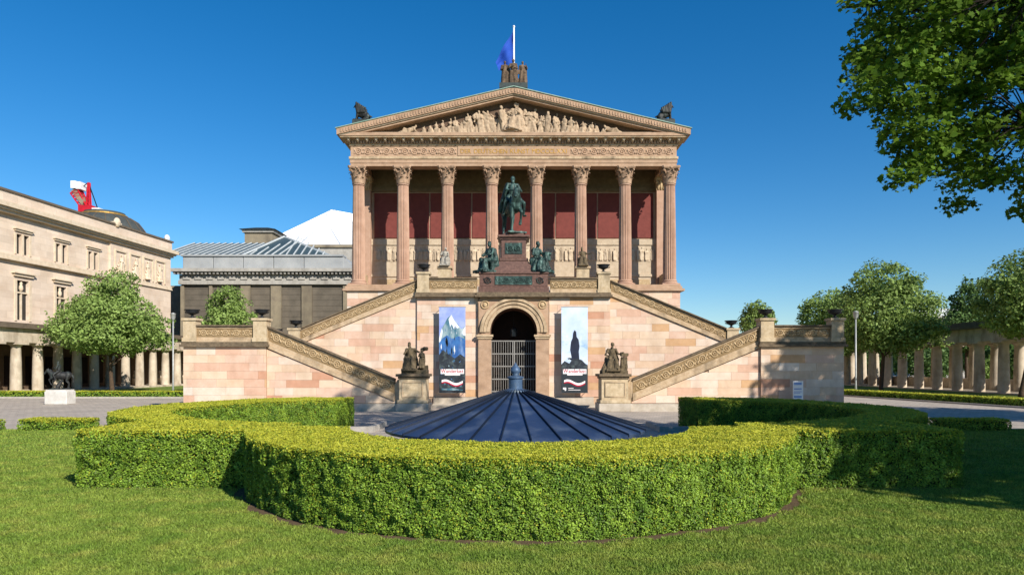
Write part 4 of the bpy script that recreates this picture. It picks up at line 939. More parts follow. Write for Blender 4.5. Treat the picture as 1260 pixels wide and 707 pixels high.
    poly([(.06, .725), (.95, .725), (.95, .78), (.06, .78)], 6, M_bwht, 'title_strip'); poly([(.22, .78), (.8, .78), (.8, .797), (.22, .797)], 6, M_bwht, 'title_strip')
    lettering('Wanderlust', .31, M_bred, b, (xc, y0-.03, P(.5, .768)[1]), 1.34, 'title_letter', .001, .0035)
    for dv, m_, ly in ((0, M_bwht, 7), (.026, M_bred, 8)):
        up = [(.1+.8*i/16, .87+dv-.022*math.sin(i/16*2*PI*.95+.6)-.004) for i in range(17)]; dn = [(u, v+(.036 if dv == 0 else .016)) for u, v in up[::-1]]
        poly(up+dn, ly, m_, 'wave_emblem')
    if not left:
        poly([(.06, .94), (.18, .94), (.18, .972), (.13, .98), (.12, .96), (.06, .962)], 6, M_bwht, 'corner_emblem'); poly([(.26, .945), (.46, .945), (.46, .952), (.26, .952)], 6, M_bwht, 'caption_line'); poly([(.26, .965), (.72, .965), (.72, .971), (.26, .971)], 6, M_bwht, 'caption_line')
    else: poly([(.1, .955), (.5, .945), (.9, .965), (.9, .975), (.1, .97)], 6, M_bteal)
banner(X(556.5, 40.5), 'tall exhibition banner with snowy blue mountain picture left of the arch', True)
banner(X(707, 40.5), 'tall exhibition banner with pale misty sky and dark shape right of the arch', False)
sg = thing('notice_board', 'white upright notice board standing before the shaded right stair block', 'sign', (X(982, 35.6), 35.6, 0))
xc = X(982, 35.6); MB().box(xc-.26, xc+.26, 35.58, 35.63, .62, 1.62).build('panel', M_white, sg)
for s in (-1, 1): MB().box(xc+s*.2-.02, xc+s*.2+.02, 35.631, 35.66, 0, 1.55).build('leg', M_galv, sg)
M_blue = mat('notice_print_blue', '#7f9cc9', '#6f8dbc', .6, 3, 0)
for z0, z1, w_ in ((1.42, 1.55, .2), (1.18, 1.24, .2), (1.05, 1.08, .2), (.98, 1.01, .16), (.75, .85, .2)): MB().box(xc-.22, xc-.22+2*w_, 35.574, 35.579, z0, z1).build('print', M_blue, sg)

# ---------------------------------------------------------------- conical metal roof
cp = thing('conical_roof_pavilion', 'low round pavilion with a dark blue seamed metal cone roof inside the hedge ring', 'pavilion', (.04, 14.67, 0))
cx, cy = .04, 14.67; RR = 2.76; zr, za = 1.09, 1.86; NP = 32
pm = []
for i in range(NP):
    a0, a1 = 2*PI*(i+.5)/NP-PI/2, 2*PI*(i+1.5)/NP-PI/2; r0 = .22
    m = MB(); q = lambda r, a, z: (cx+r*math.cos(a), cy+r*math.sin(a), z)
    m.add([q(RR, a0, zr), q(RR, a1, zr), q(r0, a1, za), q(r0, a0, za), q(RR, a0, zr-.05), q(RR, a1, zr-.05)], [(0, 1, 2, 3), (4, 5, 1, 0)]); m.build('roof_panel', M_cone, cp)
    m = MB(); t = Vector((-math.sin(a0), math.cos(a0), 0))*.013; up = Vector((0, 0, .045)); A = Vector(q(RR+.01, a0, zr-.03)); B = Vector(q(r0, a0, za))
    m.add([A-t, A+t, B+t*.6, B-t*.6, A-t*.7+up*1.4, A+t*.7+up*1.4, B+t*.4+up, B-t*.4+up], [(0, 1, 5, 4), (1, 2, 6, 5), (2, 3, 7, 6), (3, 0, 4, 7), (4, 5, 6, 7)]); m.build('standing_seam', M_seam, cp)
MB().lathe([(RR-.02, zr-.055), (RR-.5, zr-.06)], (cx, cy, 0), 48, False).build('soffit', M_iron, cp)
MB().lathe([(2.1, .02), (2.1, 1.04)], (cx, cy, 0), 32, False).build('drum_wall', M_glassd, cp)
for i in range(16): a = 2*PI*i/16; x, y_ = cx+2.16*math.cos(a), cy+2.16*math.sin(a); MB().box(x-.03, x+.03, y_-.03, y_+.03, .02, 1.03).build('post', M_iron, cp)
MB().lathe([(2.5, 0), (2.5, .12), (2.2, .12)], (cx, cy, 0), 40, False).build('drum_base', M_kerb, cp)
MB().lathe([(.3, 0), (.29, .06), (.17, .09), (.15, .1), (.15, .3), (.18, .32), (.18, .35), (.1, .37)], (cx, cy, za-.04), 20).build('finial_drum', M_fin, cp, smooth=True, auto=40)
MB().lathe([(.1, .0), (.06, .03), (.1, .07), (.115, .12), (.08, .18), (.03, .24), (.01, .29)], (cx, cy, za+.33), 14).build('finial_bud', M_fin, cp, smooth=True)

# ---------------------------------------------------------------- hedges
Ro, Ri, HH = 5.5, 3.55, 1.17
ca = [R(a) for a in range(188, 353, 4)]
ringp = [(C0[0]+Ro*math.cos(a), C0[1]+Ro*math.sin(a)) for a in ca]+[(C0[0]+Ri*math.cos(a), C0[1]+Ri*math.sin(a)) for a in ca[::-1]]
hedge('large semicircular clipped hedge curving round the front of the cone roof', ringp, HH, 7000, 5200, .037)
def dens(pl, k=.45):
    out = []
    for i in range(len(pl)):
        p, q = Vector(pl[i]), Vector(pl[(i+1) % len(pl)]); m = max(1, int((q-p).length/k)); out += [tuple(p.lerp(q, j/m)) for j in range(m)]
    return out
def smooth_line(pts, it=2):
    for _ in range(it):
        o = [pts[0]]
        for a, b in zip(pts[:-1], pts[1:]): o += [(a[0]*.75+b[0]*.25, a[1]*.75+b[1]*.25), (a[0]*.25+b[0]*.75, a[1]*.25+b[1]*.75)]
        pts = o+[pts[-1]]
    return pts
inner = smooth_line([(5.6, 15.1), (7.3, 16), (9.4, 18.3), (9.9, 20.5), (9.2, 23), (8.2, 24.4), (6.6, 25.3)]); outer_ = smooth_line([(6.3, 27.2), (9.3, 26.8), (10.7, 24.5), (11.5, 21.3), (11.1, 18.6), (9.7, 16.6), (8.0, 15.4)])
for s, lb, off in ((-1, 'clipped hedge left of the cone with straight front and hooked rear arm', -.05), (1, 'clipped hedge right of the cone, partly in tree shade, with hooked rear arm', .25)):
    pl = [(8.45, 13.2), (4.4, 13.2), (4.6, 15.0)]+inner+outer_+[(8.45, 15.1)]
    hedge(lb, dens([(s*x+off, y_) for x, y_ in pl]), HH, 3900, 2500, .048, group='hooked hedges beside the cone')
for s, x0, lb in ((-1, -18.1, 'small low box hedge on the left edge of the lawn by the paving'), (1, 15.75, 'small low box hedge on the right edge of the lawn by the paving')):
    hedge(lb, dens([(x0, 24.9), (x0+2.4, 24.9), (x0+2.4, 25.9), (x0, 25.9)]), .46, 1300, 1300, .07, 'low_hedge', 'low hedges at the lawn edge')
hedge('low box hedge cut off by the left frame edge', dens([(-22.5, 24.5), (-18.9, 24.5), (-18.9, 25.4), (-22.5, 25.4)]), .44, 900, 900, .07, 'low_hedge')
hedge('long low hedge along the lawn before the left colonnade', dens([(-50, 51.1), (-23.2, 51.1), (-23.2, 52), (-50, 52)], 1.5), .52, 420, 420, .12, 'low_hedge')
hedge('long low hedge lining the path before the right colonnade', dens([(29.6, 38), (31, 38), (27.4, 56), (26.1, 56)], 1.5), .5, 420, 420, .12, 'low_hedge')
hedge('low hedge in front of the right colonnade running out of frame', dens([(29.8, 37.5), (40, 31), (40.6, 32), (30.6, 38.8)], 1.5), .5, 420, 420, .12, 'low_hedge')
for s in (-1, 1):
    xa, xb = sorted((s*5.2+.1, s*6.7+.1)); MB().box(xa, xb, 24.75, 24.95, 0, .2).box(xa if s > 0 else xb-.2, xa+.2 if s > 0 else xb, 24.951, 27.4, 0, .2).build('kerb', M_kerb, None, kind='structure')
# soil showing at the hedge feet
def bed(pts): sheet('hedge_bed', pts, .036, M_soil)
bed([(C0[0]+(Ro+.18)*math.cos(a), C0[1]+(Ro+.18)*math.sin(a)) for a in ca]+[(C0[0]+(Ri-.1)*math.cos(a), C0[1]+(Ri-.1)*math.sin(a)) for a in ca[::-1]])
bed([(5.3, 13.05), (8.8, 13.1), (8.8, 14.9), (5.3, 14.9)]); bed([(-8.55, 13.12), (-5.3, 13.12), (-5.3, 14.9), (-8.55, 14.9)])
# grass blades
def grass():
    P = []
    for y0, y1, dn in ((7.2, 9.5, 5200), (9.5, 12, 3600), (12, 15, 2000), (15, 19, 1000), (19, 25.5, 500)):
        hw = .79*y1+.3; k = int((y1-y0)*2*hw*dn); q = np.stack([rng.uniform(-hw, hw, k), rng.uniform(y0, y1, k)], 1); q = q[np.abs(q[:, 0]) < .79*q[:, 1]+.3]; P.append(q)
    P = np.concatenate(P); keep = inpoly(P, lawn_poly)
    for pl in HEDGE_POLYS[:4]: keep &= ~inpoly(P, pl)
    keep &= ~((np.hypot(P[:, 0]-C0[0], P[:, 1]-C0[1]) < Ro+.1+.06*np.sin(P[:, 0]*7)+.04*np.sin(P[:, 0]*17)) & (P[:, 1] < 15.2))
    P = P[keep]; n = len(P); d = P[:, 1]
    nz = np.array([noise.noise(Vector((x*.9, y_*.9, 0))) for x, y_ in P.tolist()])
    h = (.03+.014*nz+rng.uniform(-.012, .016, n))*np.clip(.8+d*.02, 1, 1.3); a = rng.uniform(0, 2*PI, n); w_ = .004+.0005*d
    lean = rng.normal(0, .022, (n, 2)); V = np.empty((n, 3, 3)); z = .03
    V[:, 0] = np.stack([P[:, 0]-w_*np.cos(a), P[:, 1]-w_*np.sin(a), np.full(n, z)], 1); V[:, 1] = np.stack([P[:, 0]+w_*np.cos(a), P[:, 1]+w_*np.sin(a), np.full(n, z)], 1)
    V[:, 2] = np.stack([P[:, 0]+lean[:, 0], P[:, 1]+lean[:, 1], z+h], 1)
    o = link('grass', np_mesh('grass', V.reshape(-1, 3), np.arange(n*3).reshape(n, 3), M_blade)); tag(o, 'short mown grass of the lawn', 'grass', kind='stuff')
grass()

# ---------------------------------------------------------------- left museum, seen along its side
ph = math.atan2(1, .075); nm = thing('stone_museum', 'long beige stone museum with paired windows and relief panels along the left side', 'museum', (-51.0, 0, 0), rz=ph)
kn = math.hypot(1, .075)
def U(px, off=0): return (51.0-off)/((632-px)/840+.075)*kn
def wall_holes(x0, x1, z0, z1, holes, y, dp):
    xs = sorted({x0, x1}|{h[0] for h in holes}|{h[1] for h in holes}); zs = sorted({z0, z1}|{h[2] for h in holes}|{h[3] for h in holes}); mb = MB()
    for a, b in zip(xs[:-1], xs[1:]):
        for c, d in zip(zs[:-1], zs[1:]):
            if any(h[0] <= a and h[1] >= b and h[2] <= c and h[3] >= d for h in holes): continue
            mb.add([(a, y, c), (b, y, c), (b, y, d), (a, y, d)], [(0, 1, 2, 3)])
    for a, b, c, d in holes: mb.add([(a, y, c), (b, y, c), (b, y, d), (a, y, d), (a, y+dp, c), (b, y+dp, c), (b, y+dp, d), (a, y+dp, d)], [(0, 4, 5, 1), (1, 5, 6, 2), (2, 6, 7, 3), (3, 7, 4, 0)])
    return mb
UE, UR = U(208), U(134)
holes = []; wins = []
for k in range(-7, 3):
    u = 64.2
    u = {0: U(28), 1: U(75.5), 2: U(114.5)}.get(k, 64.2+k*4.85)
    holes += [(u-.78, u-.12, 12.85, 14.7), (u+.12, u+.78, 12.85, 14.7), (u-.72, u+.72, 6.7, 10.4)]; wins.append(u)
wall_holes(26, UR, 5.2, 16.3, holes, 0, .45).build('facade_wall', M_beige, nm)
box('facade_end', M_beige, nm, UR, UE, -.22, 12, 5.2, 16.3); box('building_core', M_beige, nm, 26, UE-.05, .5, 30, 0, 18.0)
for u in wins:
    fr = MB().box(u-.98, u-.8, -.08, .02, 12.8, 14.75).box(u+.8, u+.98, -.08, .02, 12.8, 14.75).box(u-.1, u+.1, -.05, .02, 12.8, 14.75).build('window', M_beige2, nm)
    for a, b in ((u-.78, u-.12), (u+.12, u+.78)): MB().box(a, b, .3, .36, 12.85, 14.7).build('pane', M_glassd, fr)
    MB().box(u-1.15, u+1.15, -.28, .02, 15.12, 15.22).box(u-1.02, u+1.02, -.16, .02, 14.95, 15.12).build('hood', M_beige2, fr)
    fr = MB().box(u-1.0, u-.74, -.08, .02, 6.6, 10.45).box(u+.74, u+1.0, -.08, .02, 6.6, 10.45).box(u-.06, u+.06, .12, .28, 6.7, 9.2).box(u-.72, u+.72, .1, .28, 9.2, 9.35).build('window', M_beige2, nm)
    MB().box(u-.72, u+.72, .3, .36, 6.7, 10.4).build('pane', M_glassd, fr); MB().box(u-1.35, u+1.35, -.36, .02, 11.0, 11.12).box(u-1.15, u+1.15, -.2, .02, 10.75, 11.0).build('hood', M_beige2, fr)
    MB().lathe([(.1, 0), (.2, .3), (.16, .55), (.1, .65), (.14, .8), (.08, .95)], (u, .18, 9.36), 8).build('bust', M_beige2, fr, smooth=True)
MB().box(26, UE+.1, -.42, .02, 12.1, 12.25).box(46, UE+.06, -.34, .02, 12.25, 12.6).build('string_course', M_beige2, nm)
MB().box(26, UE+.1, -.3, .02, 5.2, 5.6).build('base_course', M_beige2, nm)
MB().box(26, UE+.2, -.5, 12, 16.3, 16.55).build('bed_moulding', M_beige2, nm)
MB().box(26, UE+.6, -1.0, 12, 16.75, 17.15).box(46, UE+.4, -.75, 12, 16.55, 16.75).build('cornice', M_beige2, nm)
MB().box(26, UE+.1, -.35, 12, 17.15, 18.25).build('parapet', M_beige, nm); MB().box(26, UE+.25, -.5, 12.1, 18.25, 18.45).build('roof_edge', M_bdark, nm)
for px in (146, 164, 180, 195):
    u = U(px); f = MB().box(u-1.05, u-.85, -.34, -.2, 12.75, 15.4).box(u+.85, u+1.05, -.34, -.2, 12.75, 15.4).box(u-1.05, u+1.05, -.38, -.2, 15.4, 15.6).build('relief_panel', M_beige2, nm)
    me = fuse(standing(random.choice((0, 2)), 2.2), .06, M_beige2, 'panel_figure', .04, M=Matrix.Translation((u+random.uniform(-.2, .2), -.32, 12.95)) @ Matrix.Diagonal((1.1, .6, 1, 1)), ratio=.5); link('panel_figure', me, f)
    me = fuse(seated(1), .06, M_beige2, 'panel_figure', .04, M=Matrix.Translation((u-.35, -.3, 12.9)) @ Matrix.Diagonal((.9, .5, .9, 1)), ratio=.5); link('panel_figure', me, f)
u = U(140); MB().ell((u, -.4, 18.6), (.5, .3, .55), 10, 6).box(u-.7, u+.7, -.5, .1, 18.45, 18.6).build('crest_ornament', M_beige2, nm, smooth=False)
u = U(207.5); MB().ell((u, .2, 18.8), (.45, .3, .5), 10, 6).build('crest_ornament', M_white, nm)
# dome behind
ud = 83.; un = 5.0; mb = MB(); mb.lathe([(4.6, 17.3), (4.6, 18.4), (4.45, 18.9), (3.7, 19.9), (2.7, 20.5), (2.25, 20.65), (2.2, 21.0), (.1, 21.15)], (ud, un, 0), 32, False); mb.build('dome', M_dome, nm, smooth=True, auto=35)
for i in range(20):
    a = 2*PI*i/20; MB().tube([(ud+r*math.cos(a), un+r*math.sin(a), z) for r, z in ((4.63, 18.4), (4.48, 18.93), (3.73, 19.93), (2.73, 20.53))], .05, 4).build('dome_rib', M_bdark, nm)
MB().lathe([(2.4, 20.6), (2.5, 20.6), (2.5, 20.72), (2.4, 20.72)], (ud, un, 0), 32, False).build('dome_ring', M_gold, nm)
# colonnade in front of it
cl = thing('doric_colonnade', 'weathered stone colonnade running below the left museum behind the tree', 'colonnade', (-46.8, 0, 0), rz=ph)
dcol = MB(); dcol.lathe([(.45, 0), (.44, 1.2), (.41, 3), (.37, 4.05), (.4, 4.1), (.54, 4.22)], n=16, cap=False); dcm = dcol.mesh('column', M_colst, True); dcc = MB().box(-.66, .66, -.66, .66, 4.22, 4.4).mesh('abacus', M_colst)
for k in range(-9, 14):
    u = (58.2+2.42*k)*kn; o = link('column', dcm, cl, (u, .0, 0)); link('abacus', dcc, o)
MB().box(34*kn, 93*kn, -.5, .5, 4.4, 5.05).build('architrave', M_colst, cl); MB().box(34*kn, 93*kn, -.45, .45, 5.05, 5.6).build('frieze', M_colst, cl); MB().box(34*kn, 93*kn, -.85, 4.2, 5.6, 5.9).build('cornice', M_bdark, cl); MB().box(34*kn, 93*kn, -.1, 4.15, 5.9, 6.1).build('roof', M_bdark, cl)
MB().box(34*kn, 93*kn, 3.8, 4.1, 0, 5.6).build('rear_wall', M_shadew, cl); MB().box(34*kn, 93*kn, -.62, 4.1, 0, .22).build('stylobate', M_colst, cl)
for k in range(-2, 13):
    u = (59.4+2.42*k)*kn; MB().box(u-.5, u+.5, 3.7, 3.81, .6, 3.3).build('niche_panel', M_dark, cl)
    if k % 2 == 0: MB().lathe([(.3, 0), (.3, .7), (.34, .75), (.2, .8), (.26, 1.05), (.12, 1.35), (.16, 1.5), (.09, 1.68)], (u, 2.9, .22), 10).build('bust_on_plinth', M_beige2, cl, smooth=True)

# ---------------------------------------------------------------- grey museum wing and roofs behind
gw = thing('grey_museum_wing', 'dark grey pilastered museum wing with striped glass roof behind the left stair', 'museum', (X(320, 95), 95, 0))
D = 95.; gx0, gx1 = X(222, D), X(431, D)
box('wall', M_gry3, gw, gx0, gx1, D+.3, D+40, 0, Z(350, D))
box('side_return', M_gry, gw, X(209, D+6), gx0, D+6, D+40, 0, Z(345, D))
for px0, px1 in ((222, 226), (257, 261), (296, 308), (333, 346), (371, 383.5), (422, 431)): box('pilaster', M_gry, gw, X(px0, D), X(px1, D), D, D+.35, 0, Z(351, D))
for a, b in ((226, 257), (261, 296), (308, 333), (346, 371), (383.5, 422)):
    for j in range(14): box('wall_course', M_gry3, gw, X(a, D)+.02, X(b, D)-.02, D+.24+.015*((j*7) % 3), D+.3+.01, 3+.78*j, 3+.78*j+.75)
box('architrave', M_gry2, gw, gx0-.2, gx1+.2, D-.25, D+40, Z(350, D)+.01, Z(345, D)); box('frieze', M_gry2, gw, gx0-.1, gx1+.1, D-.12, D+40, Z(345, D), Z(338, D))
for i in range(15): x = gx0+.5+i*1.6; MB().box(x, x+.9, D-.3, D-.121, Z(345, D)+.12, Z(339, D)).build('frieze_block', M_gry2, gw)
box('cornice', M_gry2, gw, gx0-.9, gx1+.9, D-1.1, D+40.5, Z(335, D), Z(331, D)); 
mb = MB()
for i in range(46): x = gx0-.6+i*.545; mb.box(x, x+.28, D-.85, D-.12, Z(338, D)+.02, Z(335, D)-.01)
mb.build('dentil_course', M_gry2, gw, kind='stuff')
for a, b in ((224, 261), (261.6, 298), (298.6, 335.6), (336.2, 373), (373.6, 422)): box('attic_panel', M_sheet, gw, X(a, D), X(b, D), D+.2, D+1, Z(331, D), Z(315, D), bevel=.05)
box('attic_coping', M_sheet, gw, gx0, gx1-1, D, D+2, Z(315, D), Z(313, D))
MB().prism([(X(420, D), Z(331, D)), (X(433, D), Z(331, D)), (X(432, D), Z(325, D)), (X(420, D), Z(314, D))], D+.3, D+8).build('attic_ramp', M_sheet, gw)
def roof_strip(x0, x1, y0, z0, y1, z1, n, skew=0):
    MB().add([(x0, y0, z0), (x1, y0, z0), (x1+skew, y1, z1), (x0+skew, y1, z1)], [(0, 1, 2, 3)]).build('glass_roof', M_glr, gw); mb = MB()
    for i in range(n+1):
        x = x0+(x1-x0)*i/n; mb.tube([(x, y0-.02, z0+.06), (x+skew, y1, z1+.06)], .085, 4)
    mb.build('roof_ribs', M_rib, gw, kind='stuff')
roof_strip(X(196, 97), X(298, 97), 97, Z(314, 97), 106, Z(299, 106), 12, .8)
ap = (X(350, 104), 104, Z(291, 104)); b0 = (X(298, 97), 97, Z(314, 97)); b1 = (X(406, 97), 97, Z(314, 97))
MB().add([b0, b1, ap], [(0, 1, 2)]).build('glass_roof', M_glr, gw); mb = MB()
for i in range(13):
    t = i/12; p = Vector(b0).lerp(Vector(b1), t); k = 1-abs(t-.48)/.53; q = p+Vector((0, (104-97)*k, (ap[2]-b0[2])*k)); q.x = p.x+1.6*k*(1 if t < .5 else -.2); mb.tube([p+Vector((0, -.02, .06)), q+Vector((0, 0, .06))], .09, 4)
mb.tube([b0, ap], .2, 4); mb.tube([b1, ap], .2, 4); mb.build('roof_ribs', M_rib, gw, kind='stuff')
MB().add([b1, (b1[0]+2, 115, b1[2]), (ap[0], 115, ap[2]), ap], [(0, 1, 2, 3)]).add([b0, ap, (ap[0], 115, ap[2]), (b0[0], 115, b0[2])], [(0, 1, 2, 3)]).build('glass_roof', M_glr, gw)
ct = thing('stone_roof_turret', 'square stone turret with flared cap behind the striped glass roof', 'turret', (X(320, 112), 112, 14))
x0, x1 = X(301, 112), X(335, 112); MB().box(x0, x1, 112, 117, 14, Z(286, 112)).build('turret_wall', M_gry, ct); MB().box(x0-.3, x1+.3, 111.7, 117.3, Z(286, 112), Z(282.5, 112)).build('cornice', M_gry2, ct)
cxx = (x0+x1)/2; MB().add([(x0-.7, 111.3, Z(282.4, 112)), (x1+.7, 111.3, Z(282.4, 112)), (x1+.7, 117.7, Z(282.4, 112)), (x0-.7, 117.7, Z(282.4, 112)), (cxx-1, 113.5, Z(277.5, 112)), (cxx+1, 113.5, Z(277.5, 112)), (cxx+1, 115.5, Z(277.5, 112)), (cxx-1, 115.5, Z(277.5, 112))], [(3, 2, 1, 0), (0, 1, 5, 4), (1, 2, 6, 5), (2, 3, 7, 6), (3, 0, 4, 7), (4, 5, 6, 7)]).build('turret_roof', M_dcop, ct)
tn = thing('white_tent_roof', 'large white membrane tent roof rising beside the left corner column', 'tent', (X(408, 128), 128, 10))
dt = 122; ax_, az_ = X(408, 134), Z(258, 134); L0, L1 = X(318, dt), X(520, dt); zl = Z(301, dt)
MB().add([(L0, dt, zl), (L1, dt, zl), (L1, dt+30, zl), (L0, dt+30, zl), (ax_, 134, az_), (ax_+6, 140, az_)], [(0, 1, 5, 4), (1, 2, 5), (2, 3, 4, 5), (3, 0, 4)]).build('membrane', M_tent, tn)
for t_ in (.25, .5, .75):
    x_ = L0+(L1-L0)*t_; MB().tube([(x_, dt-.02, zl+.03), (ax_+(x_-ax_)*.05, 134, az_+.02)], .05, 4).build('seam', M_rib, tn)
MB().box(L0, L1, dt+.1, dt+29.8, 8, zl).build('upper_wall', M_gry2, tn); MB().box(L0-.3, L1+.3, dt-.2, dt, zl-.5, zl).build('gutter', M_gry, tn)
# red crane behind the dome
cr = thing('red_crane', 'red crane jib with white counterweights beside the dome', 'crane', (X(112, 125), 125, 0)); q = lambda px, py: (X(px, 125), 125, Z(py, 125))
def truss(A, B, w0, w1, name):
    A, B = Vector(A), Vector(B); mb = MB(); n = 6; side = (B-A).cross(Vector((0, 1, 0))).normalized()
    P = [[A.lerp(B, i/n)+side*s*(w0+(w1-w0)*i/n)+Vector((0, t*(w0+(w1-w0)*i/n), 0)) for i in range(n+1)] for s, t in ((-1, -1), (1, -1), (1, 1), (-1, 1))]
    for r in P: mb.tube(r, .13, 5)
    for i in range(n):
        for a in range(4): mb.tube([P[a][i], P[(a+1) % 4][i+1]], .07, 4); mb.tube([P[a][i], P[(a+1) % 4][i]], .07, 4)
    mb.build(name, M_redp, cr)
truss(q(94, 236), q(107, 259), .75, .45, 'jib'); truss(q(109.5, 225), q(109, 258), .12, .3, 'mast'); truss(q(107, 262), q(107, 330), .8, .8, 'tower')
m = MB(); m.prism([q_[::2] for q_ in (q(90, 236), q(96, 232), q(106, 248), q(104, 254))][::-1], 124.3, 125.7); m.build('jib_plate', M_gry, cr)
m = MB(); m.box(q(101, 0)[0], q(117, 0)[0], 123.8, 126.2, Z(262, 125), Z(254, 125)); m.build('slewing_platform', M_redp, cr)
MB().box(q(91, 0)[0], q(97, 0)[0], 124, 126, Z(233, 125), Z(224, 125)).build('counterweight', M_white, cr); MB().box(q(97.4, 0)[0], q(103, 0)[0], 124, 126, Z(234, 125), Z(225, 125)).build('counterweight', M_white, cr); MB().box(q(117, 0)[0], q(126, 0)[0], 124, 126, Z(262, 125), Z(257, 125)).build('cab', M_white, cr)
MB().tube([q(109, 225), q(120, 256)], .09, 4).tube([q(108, 225), q(98, 233)], .09, 4).build('cable', M_iron, cr)

# ---------------------------------------------------------------- small bronze rider, lamp posts
hx, hy = X(74, 43), 43.
pl = thing('marble_plinth', 'white marble plinth under the small bronze rider on the left forecourt', 'plinth', (hx, hy, 0)); MB().box(hx-.7, hx+.7, hy-.45, hy+.45, 0, .82).build('block', M_marble, pl, bevel=.03); MB().box(hx-.64, hx+.64, hy-.4, hy+.4, .82, .92).build('top_slab', M_marble, pl)
mb = horse(True); J = rider(MB(), False); mb.add(J.v, J.f); mb.box(-.35, .35, -.55, 1.2, -.06, .04); mb.cap((0, .1, .2), (0, .5, .9), .22, .1)
me = fuse(mb, .03, M_dbronze, 'rider', .012, M=Matrix.Scale(.64, 4) @ Matrix.Rotation(R(-68), 4, 'Z') @ Matrix.Translation((0, -.3, 0)), ratio=.6); tag(link('small_equestrian_statue', me, loc=(hx, hy, .96)), 'small dark bronze rider on horseback facing left on the white plinth', 'statue')
def lamp(x, y, label):
    t = thing('lamp_post', label, 'lamp post', (x, y, 0), 'slim lamp posts'); MB().tube([(x, y, 0), (x, y, .9), (x, y, 6.4)], [.11, .075, .06], 10).build('post', M_galv, t, smooth=True)
    MB().lathe([(.07, 6.35), (.1, 6.45), (.2, 6.6), (.22, 6.95), (.26, 6.98), (.05, 7.08)], (x, y, 0), 12).build('lamp_head', M_galv, t, smooth=True); return t
lp = lamp(X(213, 60), 60, 'slim pale lamp post beside the left stair block'); dup(lp, (X(1053, 58), 58, 0), 'slim pale lamp post before the right colonnade')
wp = thing('white_pole', 'thin white pole seen between the right colonnade columns', 'pole', (X(1196, 80), 80, 0)); MB().tube([(X(1196, 80), 80, 0), (X(1196, 80), 80, 2.1)], .07, 6).build('shaft', M_white, wp)

# ---------------------------------------------------------------- right colonnade
rc = thing('stone_colonnade', 'double row stone colonnade receding behind the trees on the right', 'colonnade', (42, 60, 0)); w2 = worg(rc)
rcm = MB().lathe([(.46, 0), (.45, 1.2), (.42, 3), (.38, 4.1), (.42, 4.15), (.56, 4.3)], n=16, cap=False).mesh('column', M_colst, True); rca = MB().box(-.66, .66, -.66, .66, 4.3, 4.48).mesh('abacus', M_colst)
for k in range(-3, 17):
    y = 58.5+3.06*k
    for x in (42, 45.6): o = link('column', rcm, rc, Vector((x, y, .1))-w2); link('abacus', rca, o)
for x in (42, 45.6):
    MB().box(x-.5, x+.5, 48, 108, 4.58, 5.2).build('architrave', M_colst, rc); MB().box(x-.45, x+.45, 48, 108, 5.2, 5.75).build('frieze', M_colst, rc)
MB().box(41.1, 46.5, 47.8, 108.2, 5.75, 6.0).build('cornice', M_bdark, rc); MB().box(41.4, 46.2, 48, 108, 6.0, 6.4).build('roof', M_bdark, rc); MB().box(41.3, 46.3, 48, 108, 0, .1).build('stylobate', M_colst, rc)
MB().box(46.0, 46.25, 48, 108, .1, 1.15).build('low_wall', M_colst, rc)
fb = thing('far_building', 'pale distant building glimpsed above the right colonnade between trees', 'building', (X(1160, 160), 160, 0))
MB().box(X(1120, 160), X(1200, 160), 160, 175, 0, Z(388, 160)).build('wall', M_gry2, fb); MB().prism([(X(1122, 160), Z(388, 160)), (X(1198, 160), Z(388, 160)), (X(1190, 160), Z(379, 160)), (X(1130, 160), Z(379, 160))], 160.5, 174).build('roof', M_rib, fb)
for i in range(8): x = X(1125+9*i, 160); w_ = MB().box(x, x+1, 159.9, 160.02, Z(402, 160), Z(392, 160)).build('window', M_bdark, fb); MB().box(x+.12, x+.88, 159.86, 159.9, Z(401, 160), Z(393, 160)).build('pane', M_glassd, w_)

# ---------------------------------------------------------------- trees
G = 'trees round the forecourt'
def T(px, d): return X(px, d)
x = T(136, 61); tree('linden_tree', 'broad pale green tree on the lawn before the left colonnade', (T(138, 61), 61, 0), [(x, 61, 5.2, 5.0, 4.8, 1.9), (x, 61, 6.9, 4.3, 4.2, 2.3), (x, 61, 9.0, 2.4, 2.6, 2.0)], 26000, .27, M_leafp, G, tr=.2)
x = T(281, 58); tree('small_tree', 'rounded green tree peeping above the left stair landing', (x, 58, 0), [(x, 58, 6.0, 2.3, 2.2, 1.5), (x, 58, 7.4, 1.6, 1.6, 1.9)], 9000, .22, M_leafp, G, tr=.13)
x = T(1092, 63); tree('linden_tree', 'tall green tree with visible trunk before the right colonnade', (T(1084, 63), 63, 0), [(x, 63, 7.0, 4.8, 4.6, 3.2), (x+.1, 63, 5.2, 5.0, 4.6, 1.7), (x-.2, 63, 9.6, 3.2, 3.0, 2.6)], 30000, .28, M_leaf, G, tr=.19)
x = T(1022, 82); tree('linden_tree', 'smaller tree half hidden behind the outer right urn', (x, 82, 0), [(x, 82, 7.4, 3.9, 4, 4.4)], 13000, .34, M_leafp, G)
x = T(932, 80); tree('small_tree', 'small rounded tree seen between the right urns', (x, 80, 0), [(x, 80, 7.4, 2.1, 2.2, 2.7)], 7000, .3, M_leaf, G, tr=.15)
x = T(1250, 52)+1.0; tree('linden_tree', 'large bushy tree at the right frame edge before the colonnade', (T(1257, 52), 52, 0), [(x+1.2, 52, 8.2, 4.4, 4.4, 3.6), (x+.8, 52, 6.0, 4.0, 4.2, 1.5)], 26000, .26, M_leaf, G, tr=.2)
x = T(1190, 76); tree('conical_tree', 'dark pointed tree behind the right colonnade roof', (x, 76, 0), [(x, 76, 6.6, 3.0, 2.8, 2.8), (x, 76, 9.2, 1.7, 1.7, 2.6), (x, 76, 11.3, .7, .7, 1.5)], 13000, .3, M_leafd, G)
